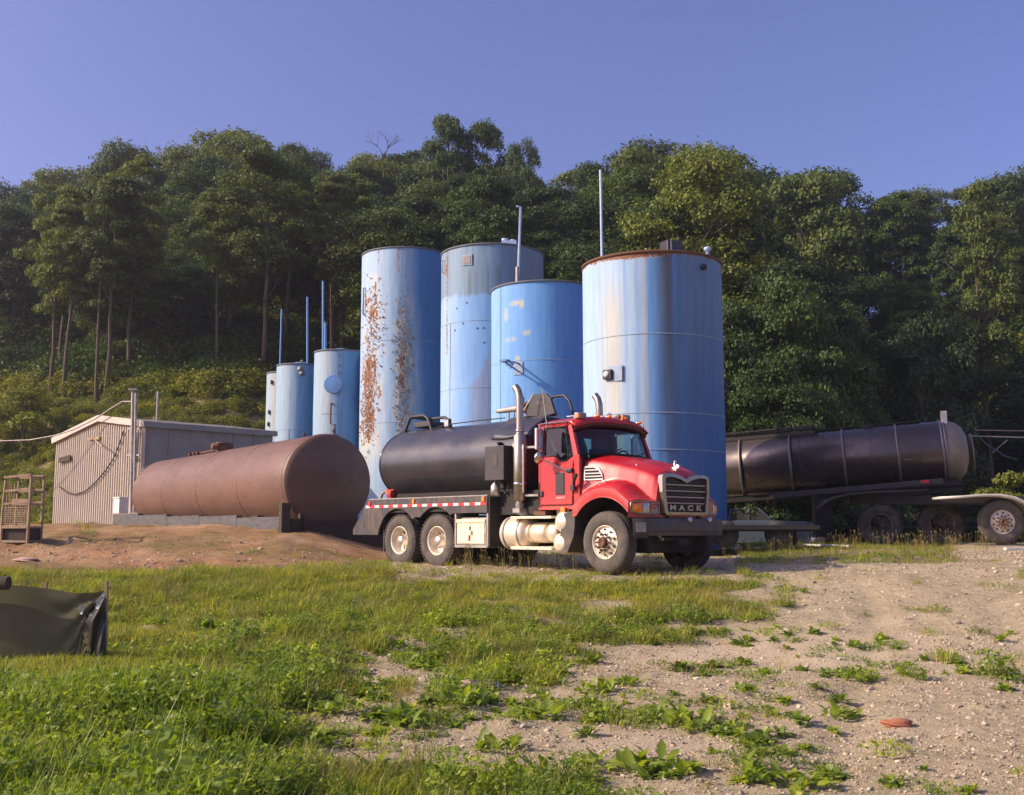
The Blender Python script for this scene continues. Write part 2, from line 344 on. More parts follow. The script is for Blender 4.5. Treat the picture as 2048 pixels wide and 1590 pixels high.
def blob(px, py, cx, cy, rx, ry): return np.exp(-(((px-cx)/rx)**2+((py-cy)/ry)**2))
def masks(x, y):
    """grass cover, red dirt, pale sand at ground points"""
    z = ground_h(x, y); px, py = project(x, y, z)
    n1 = fbm(x*.9, y*.9, 31)-.5; n2 = fbm(x*3.1, y*3.1, 47)-.5
    xb = np.interp(py, [1085, 1135, 1150, 1200, 1240, 1290, 1330, 1400, 1500, 1590, 1900], [1950, 1420, 1500, 1500, 1440, 1340, 1120, 1020, 1120, 1260, 1300])
    wide = np.interp(py, [1130, 1200, 1300, 1420, 1590], [120, 300, 420, 640, 700])
    g = 1.05-S((px-xb)/wide+.5)*.93
    g = g+n1*1.5*S((py-1140)/60)+n2*.9
    g = g-.42*S((fbm(x*.7, y*.7, 63)-.5)*6)*S((py-1190)/60)-.9*blob(px, py, 790, 1345, 150, 38)-.85*blob(px, py, 1010, 1415, 170, 42)-.5*blob(px, py, 880, 1530, 190, 40)-.7*blob(px, py, 700, 1500, 130, 26)
    g = g-.6*blob(px, py, 1230, 1215, 70, 18)-.6*blob(px, py, 1000, 1290, 110, 12)
    g = g-.5*S((fbm(x*2.3+5, y*2.3, 141)-.56)*9)*S((py-1200)/60)-.16*S((py-1210)/60)*S((px-300)/250)
    yd = np.interp(px, [-500, 0, 150, 330, 520, 760, 800], [1150, 1143, 1152, 1146, 1136, 1122, 1118])
    up = S((yd-py)/12+.5)*(px < 800)
    dirt = up*(y > 16)*(1-S((y-46)/6))
    g = g*(1-up)+up*(.34+n1*1.5+.4*blob(px, py, 60, 1135, 120, 25))
    rt = (px > 1440)*S((y-19.5)/1.5)*(px < 2000)*(py < 1128)
    g = np.where(rt > .5, .8+n1-1.5*S((px-1880)/60)*S((1120-py)/30+.4), g)
    und = (px > 780)*(px < 1480)*(y > 17.9)*(y < 34)*(py > 1060)
    g = g*(1-.65*und)
    far = S((y-40)/6); g = g*(1-far)+far*.75
    sand = .95*blob(px, py, 1620, 1300, 230, 30)+.7*blob(px, py, 1400, 1320, 110, 22)+.5*blob(px, py, 1750, 1440, 260, 40)+.7*blob(px, py, 1250, 1490, 260, 22)+.6*blob(px, py, 2020, 1335, 160, 16)+.34+n1*1.2
    return np.clip(g, 0, 1), np.clip(dirt+n2*.2*dirt, 0, 1), np.clip(sand, 0, 1)
def steps(a):
    out = [a[0][0]]
    for (s0, s1, d) in a:
        k = max(1, int(round((s1-s0)/d))); out += list(np.linspace(s0, s1, k+1)[1:])
    return np.array(out)
gx = steps([(-1500, -300, 150), (-300, -80, 20), (-80, -24, 1.4), (-24, -11, .3), (-11, 11, .11), (11, 24, .3), (24, 80, 1.4), (80, 300, 20), (300, 1500, 150)])
gy = steps([(-600, -60, 60), (-60, -2, 4), (-2, 5, .4), (5, 20, .10), (20, 40, .2), (40, 130, 1.2), (130, 400, 20), (400, 2400, 200)])
X, Y = np.meshgrid(gx, gy, indexing='ij'); Zg = ground_h(X, Y)
V = np.stack([X.ravel(), Y.ravel(), Zg.ravel()], 1)
ni, nj = X.shape; I, J = np.meshgrid(np.arange(ni-1), np.arange(nj-1), indexing='ij'); base = (I*nj+J).ravel()
Fq = np.stack([base, base+nj, base+nj+1, base+1], 1)
gme = np_mesh('ground', V, Fq, True)
g_, d_, s_ = masks(V[:, 0], V[:, 1])
set_col(gme, 'cover', np.stack([g_, d_, s_], 1))
m, nt, b = new_mat('ground_soil'); at_ = nt.nodes.new('ShaderNodeVertexColor'); at_.layer_name = 'cover'
sep = nt.nodes.new('ShaderNodeSeparateColor'); nt.links.new(at_.outputs[0], sep.inputs[0])
nf = nnoise(nt, 9, 8, .75); nc = nnoise(nt, 1.1, 5, .6); nv = nnoise(nt, 38, 5, .75)
grav = ramp(nt, nf, [(.28, (.29, .22, .125)), (.45, (.49, .395, .24)), (.6, (.60, .495, .32)), (.78, (.70, .61, .43))])
sandc = ramp(nt, nv, [(.3, (.54, .43, .27)), (.7, (.68, .56, .38))])
col = mixc(nt, ramp(nt, sep.outputs[2], [(.42, 0.), (.85, 1.)]), grav, sandc)
dirtc = ramp(nt, nc, [(.3, (.27, .135, .065)), (.5, (.44, .245, .125)), (.72, (.58, .38, .22))])
dirtc = mixc(nt, .5, dirtc, ramp(nt, nf, [(.3, (.3, .3, .3)), (.7, (.8, .8, .8))]), 'OVERLAY')
col = mixc(nt, sep.outputs[1], col, dirtc)
soil = ramp(nt, nf, [(.3, (.10, .08, .035)), (.5, (.17, .15, .055)), (.7, (.28, .23, .11))])
col = mixc(nt, math_(nt, 'MULTIPLY', sep.outputs[0], .85, True), col, soil)
nt.links.new(col, b.inputs['Base Color']); b.inputs['Roughness'].default_value = .95; b.inputs['Specular IOR Level'].default_value = .15
bump(nt, b, math_(nt, 'ADD', nf, math_(nt, 'MULTIPLY', nv, .5)), 1., .06)
ground = link_mesh('ground', gme, m); tag(ground, kind='structure')

# ------------------------------------------------------------------ scatter with geometry nodes (stuff)
def scatter(name, P, idx, rot, scl, protos, label, cat):
    me = bpy.data.meshes.new(name); me.vertices.add(len(P)); me.vertices.foreach_set('co', np.asarray(P, np.float32).ravel())
    for nm, tp, arr in (('idx', 'INT', idx), ('scl', 'FLOAT', scl)):
        a = me.attributes.new(nm, tp, 'POINT'); a.data.foreach_set('value', np.asarray(arr, np.int32 if tp == 'INT' else np.float32))
    a = me.attributes.new('rot', 'FLOAT_VECTOR', 'POINT'); a.data.foreach_set('vector', np.asarray(rot, np.float32).ravel())
    o = link_mesh(name, me, None); tag(o, label, cat, kind='stuff')
    c = bpy.data.collections.new(name+'_kinds')
    for p in protos: c.objects.link(p)
    ng = bpy.data.node_groups.new(name, 'GeometryNodeTree')
    ng.interface.new_socket('Geometry', in_out='INPUT', socket_type='NodeSocketGeometry'); ng.interface.new_socket('Geometry', in_out='OUTPUT', socket_type='NodeSocketGeometry')
    N = ng.nodes; L = ng.links; gi = N.new('NodeGroupInput'); go = N.new('NodeGroupOutput')
    ci = N.new('GeometryNodeCollectionInfo'); ci.inputs[0].default_value = c; ci.inputs[1].default_value = True; ci.inputs[2].default_value = True
    ip = N.new('GeometryNodeInstanceOnPoints'); ip.inputs['Pick Instance'].default_value = True
    def na(nm, dt): q = N.new('GeometryNodeInputNamedAttribute'); q.data_type = dt; q.inputs[0].default_value = nm; return q.outputs[0]
    L.new(gi.outputs[0], ip.inputs['Points']); L.new(ci.outputs[0], ip.inputs['Instance'])
    L.new(na('idx', 'INT'), ip.inputs['Instance Index'])
    er = N.new('FunctionNodeEulerToRotation'); L.new(na('rot', 'FLOAT_VECTOR'), er.inputs[0]); L.new(er.outputs[0], ip.inputs['Rotation'])
    L.new(na('scl', 'FLOAT'), ip.inputs['Scale']); L.new(ip.outputs[0], go.inputs[0])
    mo = o.modifiers.new('scatter', 'NODES'); mo.node_group = ng
    return o
def proto(name, me, mat):
    o = bpy.data.objects.new(name, me); me.materials.append(mat); return o
def blades(n, h0, h1, spread, w, lean, seed):
    r = np.random.default_rng(seed); a = r.uniform(0, 6.283, n); d = spread*np.sqrt(r.uniform(0, 1, n))
    p = np.stack([np.cos(a)*d, np.sin(a)*d, np.full(n, -.01)], 1); h = r.uniform(h0, h1, n); b = r.uniform(0, 6.283, n)
    dr = np.stack([np.cos(b), np.sin(b), 0*b], 1); sd_ = np.stack([-np.sin(b), np.cos(b), 0*b], 1); ln = (lean*h*r.uniform(.3, 1.2, n))[:, None]
    up = np.array([0, 0, 1.])[None]; W = w*r.uniform(.7, 1.2, n)[:, None]; hh = h[:, None]
    v = np.stack([p-sd_*W, p+sd_*W, p+dr*ln*.35+up*hh*.6-sd_*W*.75, p+dr*ln*.35+up*hh*.6+sd_*W*.75, p+dr*ln+up*hh-sd_*W*.1, p+dr*ln+up*hh+sd_*W*.1], 1).reshape(-1, 3)
    k = np.arange(n)*6; f = np.concatenate([np.stack([k, k+1, k+3, k+2], 1), np.stack([k+2, k+3, k+5, k+4], 1)])
    return v, f
def leafquads(c, nrm, size, asp, r):
    """rhombic leaves at c facing nrm"""
    n = len(c); t = r.normal(size=(n, 3)); t -= nrm*(t*nrm).sum(1)[:, None]; t /= np.linalg.norm(t, axis=1)[:, None]+1e-9
    s_ = np.cross(nrm, t); L = (size*r.uniform(.65, 1.25, n))[:, None]
    dn = nrm*L*.12
    v = np.stack([c-t*L*.5, c+s_*L*asp*.5-dn+t*L*.05, c+t*L*.5-dn*.5, c-s_*L*asp*.5-dn+t*L*.05], 1).reshape(-1, 3)
    k = np.arange(n)*4; return v, np.stack([k, k+1, k+2, k+3], 1)
def leafy(n, rad, h, size, seed, asp=.6):
    r = np.random.default_rng(seed); a = r.uniform(0, 6.283, n); d = rad*np.sqrt(r.uniform(0, 1, n))
    z = r.uniform(.08, 1, n)*h*(1-.5*(d/rad)**2)
    c = np.stack([np.cos(a)*d, np.sin(a)*d, z], 1); nr = r.normal(size=(n, 3))*.55+np.array([0, 0, 1.]); nr /= np.linalg.norm(nr, axis=1)[:, None]
    return leafquads(c, nr, size, asp, r)
def join(*vf):
    V = []; Fs = []; b = 0
    for v, f in vf: V.append(v); Fs.append(f+b); b += len(v)
    return np.concatenate(V), np.concatenate(Fs)
gp = []
for i in range(3): gp.append(proto('g%02d' % i, np_mesh('lawn', *blades(46, .035, .085, .16, .0032, .7, i)), M['yellowgrass' if i == 2 else 'grass']))
for i in range(3): gp.append(proto('g%02d' % (3+i), np_mesh('clump', *blades(50, .07, .20, .13, .004, .9, 10+i)), M['yellowgrass' if i == 2 else 'grass']))
for i in range(3): gp.append(proto('g%02d' % (6+i), np_mesh('leafy', *join(leafy(70, .17, .08, .034, 20+i, .75), blades(14, .05, .12, .15, .003, .5, 30+i))), M['weed']))
for i in range(3): gp.append(proto('g%02d' % (9+i), np_mesh('tallweed', *join(leafy(130, .16, .24, .046, 40+i, .6), blades(16, .12, .32, .12, .0035, .6, 50+i))), M['weed']))
for i in range(2): gp.append(proto('g%02d' % (12+i), np_mesh('dry', *blades(26, .04, .16, .14, .003, 1.2, 60+i)), M['drygrass']))
def rosette(n, L, W, seed):
    r = np.random.default_rng(seed); V = []; Fs = []; b = 0
    for k in range(n):
        a = k*2.4+r.uniform(-.4, .4); el = r.uniform(.15, 1.25); l = L*r.uniform(.5, 1.1); w = W*r.uniform(.7, 1.1); d = np.array([math.cos(a), math.sin(a)]); s = np.array([-d[1], d[0]]); rr_ = r.uniform(0, .04)
        for i, (t, ww) in enumerate(((0, .25), (.3, .8), (.65, 1.), (1., .12))):
            h = l*(math.sin(el)*t-.35*t*t); q = d*(rr_+l*math.cos(el)*t)
            for sg in (-1, 1): V.append((q[0]+s[0]*sg*w*ww*.5, q[1]+s[1]*sg*w*ww*.5, h+.012*ww))
        for i in range(3): Fs.append((b+2*i, b+2*i+1, b+2*i+3, b+2*i+2))
        b += 8
    return np.array(V), np.array(Fs)
for i in range(3): gp.append(proto('g%02d' % (14+i), np_mesh('rosette', *rosette(22+4*i, .13, .045, 90+i)), M['weed']))
def rnd_pts(n, x0, x1, y0, y1):
    return RNG.uniform(x0, x1, n), RNG.uniform(y0, y1, n)
def in_view(x, y, z, m=80):
    px, py = project(x, y, z); return (px > -m) & (px < 2048+m) & (py < 1590+m*2)
xs, ys = [], []
for (n, y0, y1) in ((26000, 5.8, 9.5), (26000, 9.5, 14), (24000, 14, 19.5), (9000, 19.5, 30)):
    hw = .52*y1+.5; a, b_ = rnd_pts(n, -hw, hw, y0, y1); xs.append(a); ys.append(b_)
x = np.concatenate(xs); y = np.concatenate(ys); g_, d_, s_ = masks(x, y); z = ground_h(x, y)
pat = fbm(x*1.3, y*1.3, 91)
keep = (RNG.uniform(0, 1, len(x)) < np.clip((g_-.22)*1.35, 0, 1)**1.5) & in_view(x, y, z)
keep &= ~((d_ > .5) & (RNG.uniform(0, 1, len(x)) < .6))
x, y, z, g_, d_, pat = (q[keep] for q in (x, y, z, g_, d_, pat))
px, py = project(x, y, z); u = RNG.uniform(0, 1, len(x))
lush = S((640-px)/350)*S((py-1385)/60)                     # the tall weeds at the lower left
pt2 = fbm(x*.9+40, y*.9, 97); ul = np.clip(u+(pt2-.5)*1.3, 0, 1)
fg = S((py-1200)/60); idx = np.where(ul < .52-.40*fg, RNG.integers(0, 3, len(x)), np.where(ul < .70, np.where(RNG.uniform(0, 1, len(x)) < .16*fg, RNG.integers(14, 17, len(x)), RNG.integers(6, 9, len(x))), np.where(ul < .80, RNG.integers(3, 6, len(x)), RNG.integers(12, 14, len(x)))))
idx = np.where((idx < 3) & (RNG.uniform(0, 1, len(x)) < .6*S((py-1230)/80)), RNG.integers(6, 9, len(x)), idx); hue = np.clip((fbm(x*.6+7, y*.6, 131)-.5)*3.2+.42+RNG.normal(0, .18, len(x)), 0, .999); idx = np.where(idx < 3, (hue*3).astype(int), np.where(idx < 6, 3+(hue*3).astype(int), idx))
v_ = RNG.uniform(0, 1, len(x)); big = (v_ < .12*S((pat-.45)/.2)+.75*lush)&(y < 15)
idx = np.where(big, np.where(RNG.uniform(0, 1, len(x)) < .78, RNG.integers(9, 12, len(x)), RNG.integers(3, 6, len(x))), idx)
idx = np.where((px < 330) & (py < 1390) & (py > 1250), RNG.integers(0, 3, len(x)), idx)
big2 = (v_ > .75) & ~((px < 330) & (py < 1390)) & (pat > .5) & (y < 15); idx = np.where(big2, RNG.integers(6, 9, len(x)), idx)
rot = np.stack([RNG.normal(0, .12, len(x)), RNG.normal(0, .12, len(x)), RNG.uniform(0, 6.283, len(x))], 1)
scl = RNG.uniform(.6, 1.35, len(x))*(.7+.75*fbm(x*1.7, y*1.7, 55))*(1+.15*(lush > .5))*np.where(d_ > .5, .8, 1)*np.interp(y, [7, 12, 16, 20], [.85, 1.0, .85, .75])*np.where((RNG.uniform(0, 1, len(x)) < .012) & (py > 1450) & (px < 900), 1.8, 1.)
scatter('grass', np.stack([x, y, z], 1), idx, rot, scl, gp, 'patchy green grass and low leafy weeds covering the bank in front of the truck', 'grass')
xr, yr_ = rnd_pts(12000, -6, 9, 6, 14.5); gq, dq, sq = masks(xr, yr_); zr_ = ground_h(xr, yr_); pq, pyq = project(xr, yr_, zr_)
kq = (RNG.uniform(0, 1, len(xr)) < np.clip(.75-np.abs(gq-.4)*1.1, 0, 1)*S((fbm(xr*.9, yr_*.9, 121)-.40)*6)*.8*(1-.75*S((pq-1500)/200))) & (pyq > 1200) & (pyq < 1680)
xr, yr_, zr_ = xr[kq], yr_[kq], zr_[kq]; nq = len(xr)
scatter('ground_weeds', np.stack([xr, yr_, zr_], 1), np.where(RNG.uniform(0, 1, nq) < .45, RNG.integers(14, 17, nq), np.where(RNG.uniform(0, 1, nq) < .6, RNG.integers(6, 9, nq), RNG.integers(12, 14, nq))), np.stack([0*xr, 0*xr, RNG.uniform(0, 6.28, nq)], 1), RNG.uniform(.4, 1.25, nq), gp, 'scattered small leafy weeds on the bare sandy ground', 'weeds')
# thin seed stalks in the shade by the wheels and under the trailer
st = []
for i in range(3):
    b = MB(); r_ = random.Random(i)
    for k in range(4):
        a0 = (r_.uniform(-.1, .1), r_.uniform(-.1, .1), 0); h = r_.uniform(.3, .6); tp = (a0[0]+r_.uniform(-.06, .06), a0[1]+r_.uniform(-.06, .06), h)
        b.tube([a0, ((a0[0]+tp[0])/2, (a0[1]+tp[1])/2+.01, h*.5), tp], [.003, .0025, .002], 4, False)
        b.lathe([(-.02, .002), (0, .009), (.03, .008), (.05, .001)], tp, (0, 0, 1), 5)
    st.append(proto('s%02d' % i, b.mesh('stalk'), M['drygrass']))
x, y = rnd_pts(900, -1.5, 13.5, 17.6, 26); z = ground_h(x, y); px, py = project(x, y, z)
k = ((px > 900)*(px < 1150)*(py < 1150)*(py > 1118)+(px > 1225)*(px < 1330)*(py < 1155)*(py > 1135)+(px > 1450)*(px < 2000)*(py > 1092)*(py < 1122)) > 0
x, y, z = x[k], y[k], z[k]; n = len(x)
scatter('seed_stalks', np.stack([x, y, z], 1), RNG.integers(0, 3, n), np.stack([0*x, 0*x, RNG.uniform(0, 6.28, n)], 1), RNG.uniform(.3, .75, n), st, 'thin pale seed stalks standing in the shade beneath the truck and trailer', 'grass')
# gravel
gr = []
for i in range(5):
    bm = bmesh.new(); bmesh.ops.create_icosphere(bm, subdivisions=1, radius=1); r_ = random.Random(i+5)
    for v in bm.verts: v.co *= r_.uniform(.65, 1.2); v.co.z *= .6; v.co.x *= 1.2
    me = bpy.data.meshes.new('pebble'); bm.to_mesh(me); bm.free(); gr.append(proto('p%02d' % i, me, None) if False else bpy.data.objects.new('p%02d' % i, me))
m, nt, b = new_mat('pebbles'); oi = nt.nodes.new('ShaderNodeObjectInfo')
nt.links.new(ramp(nt, oi.outputs['Random'], [(0, (.22, .17, .12)), (.4, (.36, .29, .21)), (.7, (.46, .38, .27)), (.95, (.54, .46, .34)), (1, (.42, .22, .15))]), b.inputs['Base Color']); b.inputs['Roughness'].default_value = .9
for o in gr: o.data.materials.append(m)
xs, ys = [], []
for (n, y0, y1) in ((30000, 5.8, 9), (30000, 9, 14), (26000, 14, 24)):
    hw = .5*y1+.5; a, b_ = rnd_pts(n, -hw, hw, y0, y1); xs.append(a); ys.append(b_)
x = np.concatenate(xs); y = np.concatenate(ys); g_, d_, s_ = masks(x, y); z = ground_h(x, y)
k = (RNG.uniform(0, 1, len(x)) < np.clip(1.15-g_*1.1-.75*S((s_-.55)/.4)-d_*.35+.35*(fbm(x*2, y*2, 77)-.5), 0, 1)) & in_view(x, y, z, 30)
x, y, z = x[k], y[k], z[k]; n = len(x)
sz = np.clip(RNG.lognormal(-4.9, .48, n), .005, .045)*np.interp(y, [7, 15, 22], [.9, 1.35, 1.9])
scatter('gravel', np.stack([x, y, z+sz*.1], 1), RNG.integers(0, 5, n), RNG.uniform(0, 6.28, (n, 3))*np.array([.1, .1, 1]), sz, gr, 'loose tan gravel and small stones on the sandy track', 'gravel')

# individual broadleaf weeds with leaves as parts
def weed_leaf(name, L, W, bend):
    b = MB()
    def fn(u, v):
        w = W*math.sin(math.pi*min(1, u**.75))*(1+.18*math.sin(u*26)); y = (v-.5)*w
        a = bend*u; return (L*math.sin(a)/bend, y, L*(1-math.cos(a))/bend*-1+abs(v-.5)*w*.35)
    b.grid(fn, 7, 2); return b.mesh(name)
LV = [weed_leaf('leaf', .13, .046, .9), weed_leaf('leaf', .10, .040, 1.1), weed_leaf('leaf', .155, .046, .7)]
for q in LV: q.materials.append(M['weed'])
weeds = [(845, 1338, 1.0, 'beside the bare gravel patch'), (700, 1425, .9, 'left of the middle gravel patch'), (815, 1452, 1.25, 'below the middle gravel patch'),
 (925, 1410, 1.1, 'above the flat grey stone'), (960, 1320, .8, 'in the middle of the bank'), (1065, 1435, 1.1, 'near the edge of the sand'), (1190, 1385, 1.0, 'at the end of the grassy bank'),
 (1250, 1370, .9, 'rightmost on the grassy bank'), (1380, 1460, 1.05, 'on the bare sand'), (1490, 1385, .7, 'small one alone on the gravel'), (1680, 1440, .9, 'beside the red dirt clod'),
 (1310, 1555, 1.25, 'at the lower edge of the sand'), (1180, 1540, 1.0, 'at the bottom edge of the picture'), (1520, 1560, 1.0, 'big one in the bottom foreground'), (1730, 1365, .55, 'smallest one near the sand streak'),
 (1430, 1240, .55, 'tiny one below the truck bumper'), (430, 1545, 1.2, 'in the lush lower left'), (560, 1585, 1.3, 'lowest one at the left of centre'), (1610, 1185, .5, 'tiny one far out on the gravel'), (1040, 1560, 1.2, 'left of the bottom edge clump'), (780, 1560, 1.1, 'in the pebbly patch at the bottom'), (1350, 1440, .9, 'on the sand left of the red clod'),
 (620, 1500, 1.0, 'in the weeds near the lower gravel'), (1110, 1300, .7, 'at the fringe of the upper bank'), (300, 1580, 1.3, 'lowest one at the far left'), (1620, 1580, .9, 'rightmost one at the bottom edge'), (1000, 1500, .9, 'between the gravel patches')]
for i, (wx, wy, sc, wh) in enumerate(weeds):
    p = hit(wx, wy); r_ = random.Random(i*3+1)
    w = empty('broadleaf_weed', p, r_.uniform(0, 6)); tag(w, 'bright green broadleaf weed '+wh, 'weed', 'broadleaf weeds on the bank')
    for k in range(r_.randint(34, 48)):
        o = link_mesh('leaf', LV[k % 3], None, w); o.rotation_euler = (r_.uniform(-.4, .4), -r_.uniform(.45, 1.35), k*2.4+r_.uniform(-.3, .3)); s = sc*1.35*r_.uniform(.5, 1.0); o.scale = (s, s*1.15, s)
        rr = .19*math.sqrt(r_.uniform(0, 1))*sc; aa = r_.uniform(0, 6.28); o.location = (rr*math.cos(aa), rr*math.sin(aa), r_.uniform(-.01, .05)*sc)
def rock(name, px, py, sz, mat, label, seed=0):
    p = hit(px, py); bm = bmesh.new(); bmesh.ops.create_icosphere(bm, subdivisions=3, radius=1); r_ = random.Random(seed); ph = [r_.uniform(0, 6) for _ in range(6)]
    for v in bm.verts:
        c = v.co; f = 1+.18*math.sin(2.3*c.x+ph[0])*math.sin(2.9*c.y+ph[1])+.12*math.sin(5*c.z+ph[2]+c.x*3); v.co = Vector((c.x*sz[0]*f, c.y*sz[1]*f, c.z*sz[2]*f))
    me = bpy.data.meshes.new(name); bm.to_mesh(me); bm.free(); o = link_mesh(name, me, mat); o.location = (p.x, p.y, p.z+sz[2]*.3); tag(o, label, 'rock'); return o
rock('rock', 158, 1592, (.10, .09, .07), M['pinkstone'], 'pinkish stone at the bottom left corner of the grass', 1)
rock('rock', 962, 1375, (.22, .12, .06), M['stone'], 'flat grey-brown stone among the weeds in mid bank', 2)
rock('rock', 1795, 1452, (.13, .09, .04), basic('brick_red_clod', (.36, .13, .07), .95), 'brick red dirt clod on the gravel at lower right', 3)
rock('rock', 1915, 1250, (.05, .05, .04), M['stone'], 'small pale stone on the gravel at the right', 4)
rock('rock', 725, 1086, (.08, .05, .03), M['pinkstone'], 'pale flat stone on the dirt left of the rear wheels', 5)
rock('rock', 50, 1122, (.25, .15, .05), M['pinkstone'], 'low slab of stone on the dirt at the far left', 6)
# ------------------------------------------------------------------ trees
def crown(seed, H, Rr, n, size, nb=30, lo=0.):
    r = np.random.default_rng(seed); cs = []; rs = []
    for i in range(nb):
        t = r.uniform(0, 1); a = r.uniform(0, 6.283); env = math.sin(math.pi*(.12+.80*t))**.7; d = Rr*env*math.sqrt(r.uniform(.15, 1))*.8
        cs.append((math.cos(a)*d, math.sin(a)*d, H*(lo+(1-lo)*(t*.9+.05)))); rs.append(Rr*r.uniform(.15, .33))
    cs = np.array(cs); rs = np.array(rs); w = rs**2/np.sum(rs**2); k = r.choice(nb, n, p=w)
    d = r.normal(size=(n, 3)); d /= np.linalg.norm(d, axis=1)[:, None]; d[:, 2] = np.where(d[:, 2] < -.3, -d[:, 2]*.6, d[:, 2])
    rad = rs[k]*(.55+.5*r.uniform(0, 1, n)**.6)*(1+.25*np.sin(d[:, 0]*7+k)*np.sin(d[:, 1]*6+k*2))
    c = cs[k]+d*rad[:, None]*np.array([1.1, 1.1, .75])
    nr = d*.7+r.normal(size=(n, 3))*.55+np.array([0, 0, .45]); nr /= np.linalg.norm(nr, axis=1)[:, None]
    v, f = leafquads(c, nr, size, .62, r)
    return np_mesh('crown', v, f), cs
def trunk_mesh(seed, base, H, r0, cs):
    """trunk from 0 to base, carried on up through a crown of height H, with limbs to the leaf clumps"""
    b = MB(); r_ = random.Random(seed); top = base+H*.8; pts = []; ox = oy = 0
    for i in range(9):
        t = i/8; pts.append((ox, oy, top*t)); ox += r_.uniform(-.14, .14); oy += r_.uniform(-.14, .14)
    b.tube(pts, [r0*(1.25 if i == 0 else 1)*(1-.85*i/8) for i in range(9)], 8, False)
    for c in cs[:16]:
        z0 = max(base*.75, base+c[2]-r_.uniform(1., 2.5)); z0 = min(z0, top*.97); i = min(7, int(z0/top*8)); p = Vector(pts[i]).lerp(Vector(pts[i+1]), z0/top*8-i)
        q = Vector((c[0], c[1], c[2]+base)); mid = p.lerp(q, .5)+Vector((0, 0, -.15)); b.tube([p, mid, q], [r0*.3, r0*.2, r0*.07], 5, False)
    for k in range(3):
        z0 = base*r_.uniform(.5, .95); a = r_.uniform(0, 6.28); i = min(7, int(z0/top*8)); p = Vector(pts[i]); b.tube([p, p+Vector((math.cos(a), math.sin(a), .3))*r_.uniform(.6, 1.4)], [r0*.15, r0*.04], 4, False)
    return b.mesh('trunk')
TT = {}
def tree_type(key, base, H, Rr, n, size, mat, r0, nb, lo=0., k=3):
    out = []
    for i in range(k):
        sd_ = hash_(key)+i*11; q_ = random.Random(sd_).uniform(.72, 1.12) if base > 2 else 1; base_ = base*q_; c, cs = crown(sd_, H+base-base_, Rr*(.85+.12*i), n, size, nb, lo); c.materials.append(M[mat])
        v = np.empty(len(c.vertices)*3, np.float32); c.vertices.foreach_get('co', v); v[2::3] += base_; c.vertices.foreach_set('co', v)
        t = trunk_mesh(sd_, base_, H+base-base_, r0, cs); t.materials.append(M['bark']); out.append((t, c))
    TT[key] = (out, base+H*1.03)
def hash_(s): return sum(ord(ch)*(i+3) for i, ch in enumerate(s))
tree_type('tall', 7.6, 8.9, 3.0, 19000, .21, 'leaf_a', .19, 52, k=4)
tree_type('tally', 7.0, 9, 3.0, 18000, .20, 'leaf_c', .18, 50, k=2)
tree_type('full', 2.6, 10.5, 4.0, 30000, .22, 'leaf_b', .22, 75)
tree_type('round', 3.0, 9.5, 4.6, 30000, .22, 'leaf_a', .26, 75)
tree_type('low', .6, 7.5, 3.4, 26000, .17, 'leaf_b', .15, 60, k=2)
tree_type('shrub', .1, 2.6, 1.7, 5000, .15, 'leaf_c', .05, 18, k=2)
TREE_N = [0]
def tree(key, x, y, Htot, rz, label, group, fat=1., name='broadleaf_tree', var=None, cat='tree'):
    vs, h0 = TT[key]; t, c = vs[TREE_N[0] % len(vs) if var is None else var]; TREE_N[0] += 1
    o = empty(name, (x, y, gh(x, y)-.15), rz); s = Htot/h0; o.scale = (s*fat, s*fat, s)
    tag(o, label, cat, group); link_mesh('trunk', t, None, o); link_mesh('crown', c, None, o); return o
def skyline(px): return float(np.interp(px, SKX, SKY))
def zone(px): return ['at the far left', 'behind the beige shed', 'behind the small tanks', 'behind the tallest tanks', 'behind the widest tank', 'behind the tank trailer', 'in the dark hollow', 'at the right edge'][int(np.digitize(px, [130, 420, 700, 1090, 1460, 1640, 1900]))]
rows = [(60, 4.6, 'front'), (67, 5.0, 'second'), (74, 5.2, 'third'), (82, 5.6, 'upper'), (91, 6.0, 'upper'), (101, 6.2, 'ridge'), (110, 6.5, 'ridge')]
rr = random.Random(11); PLACED = []
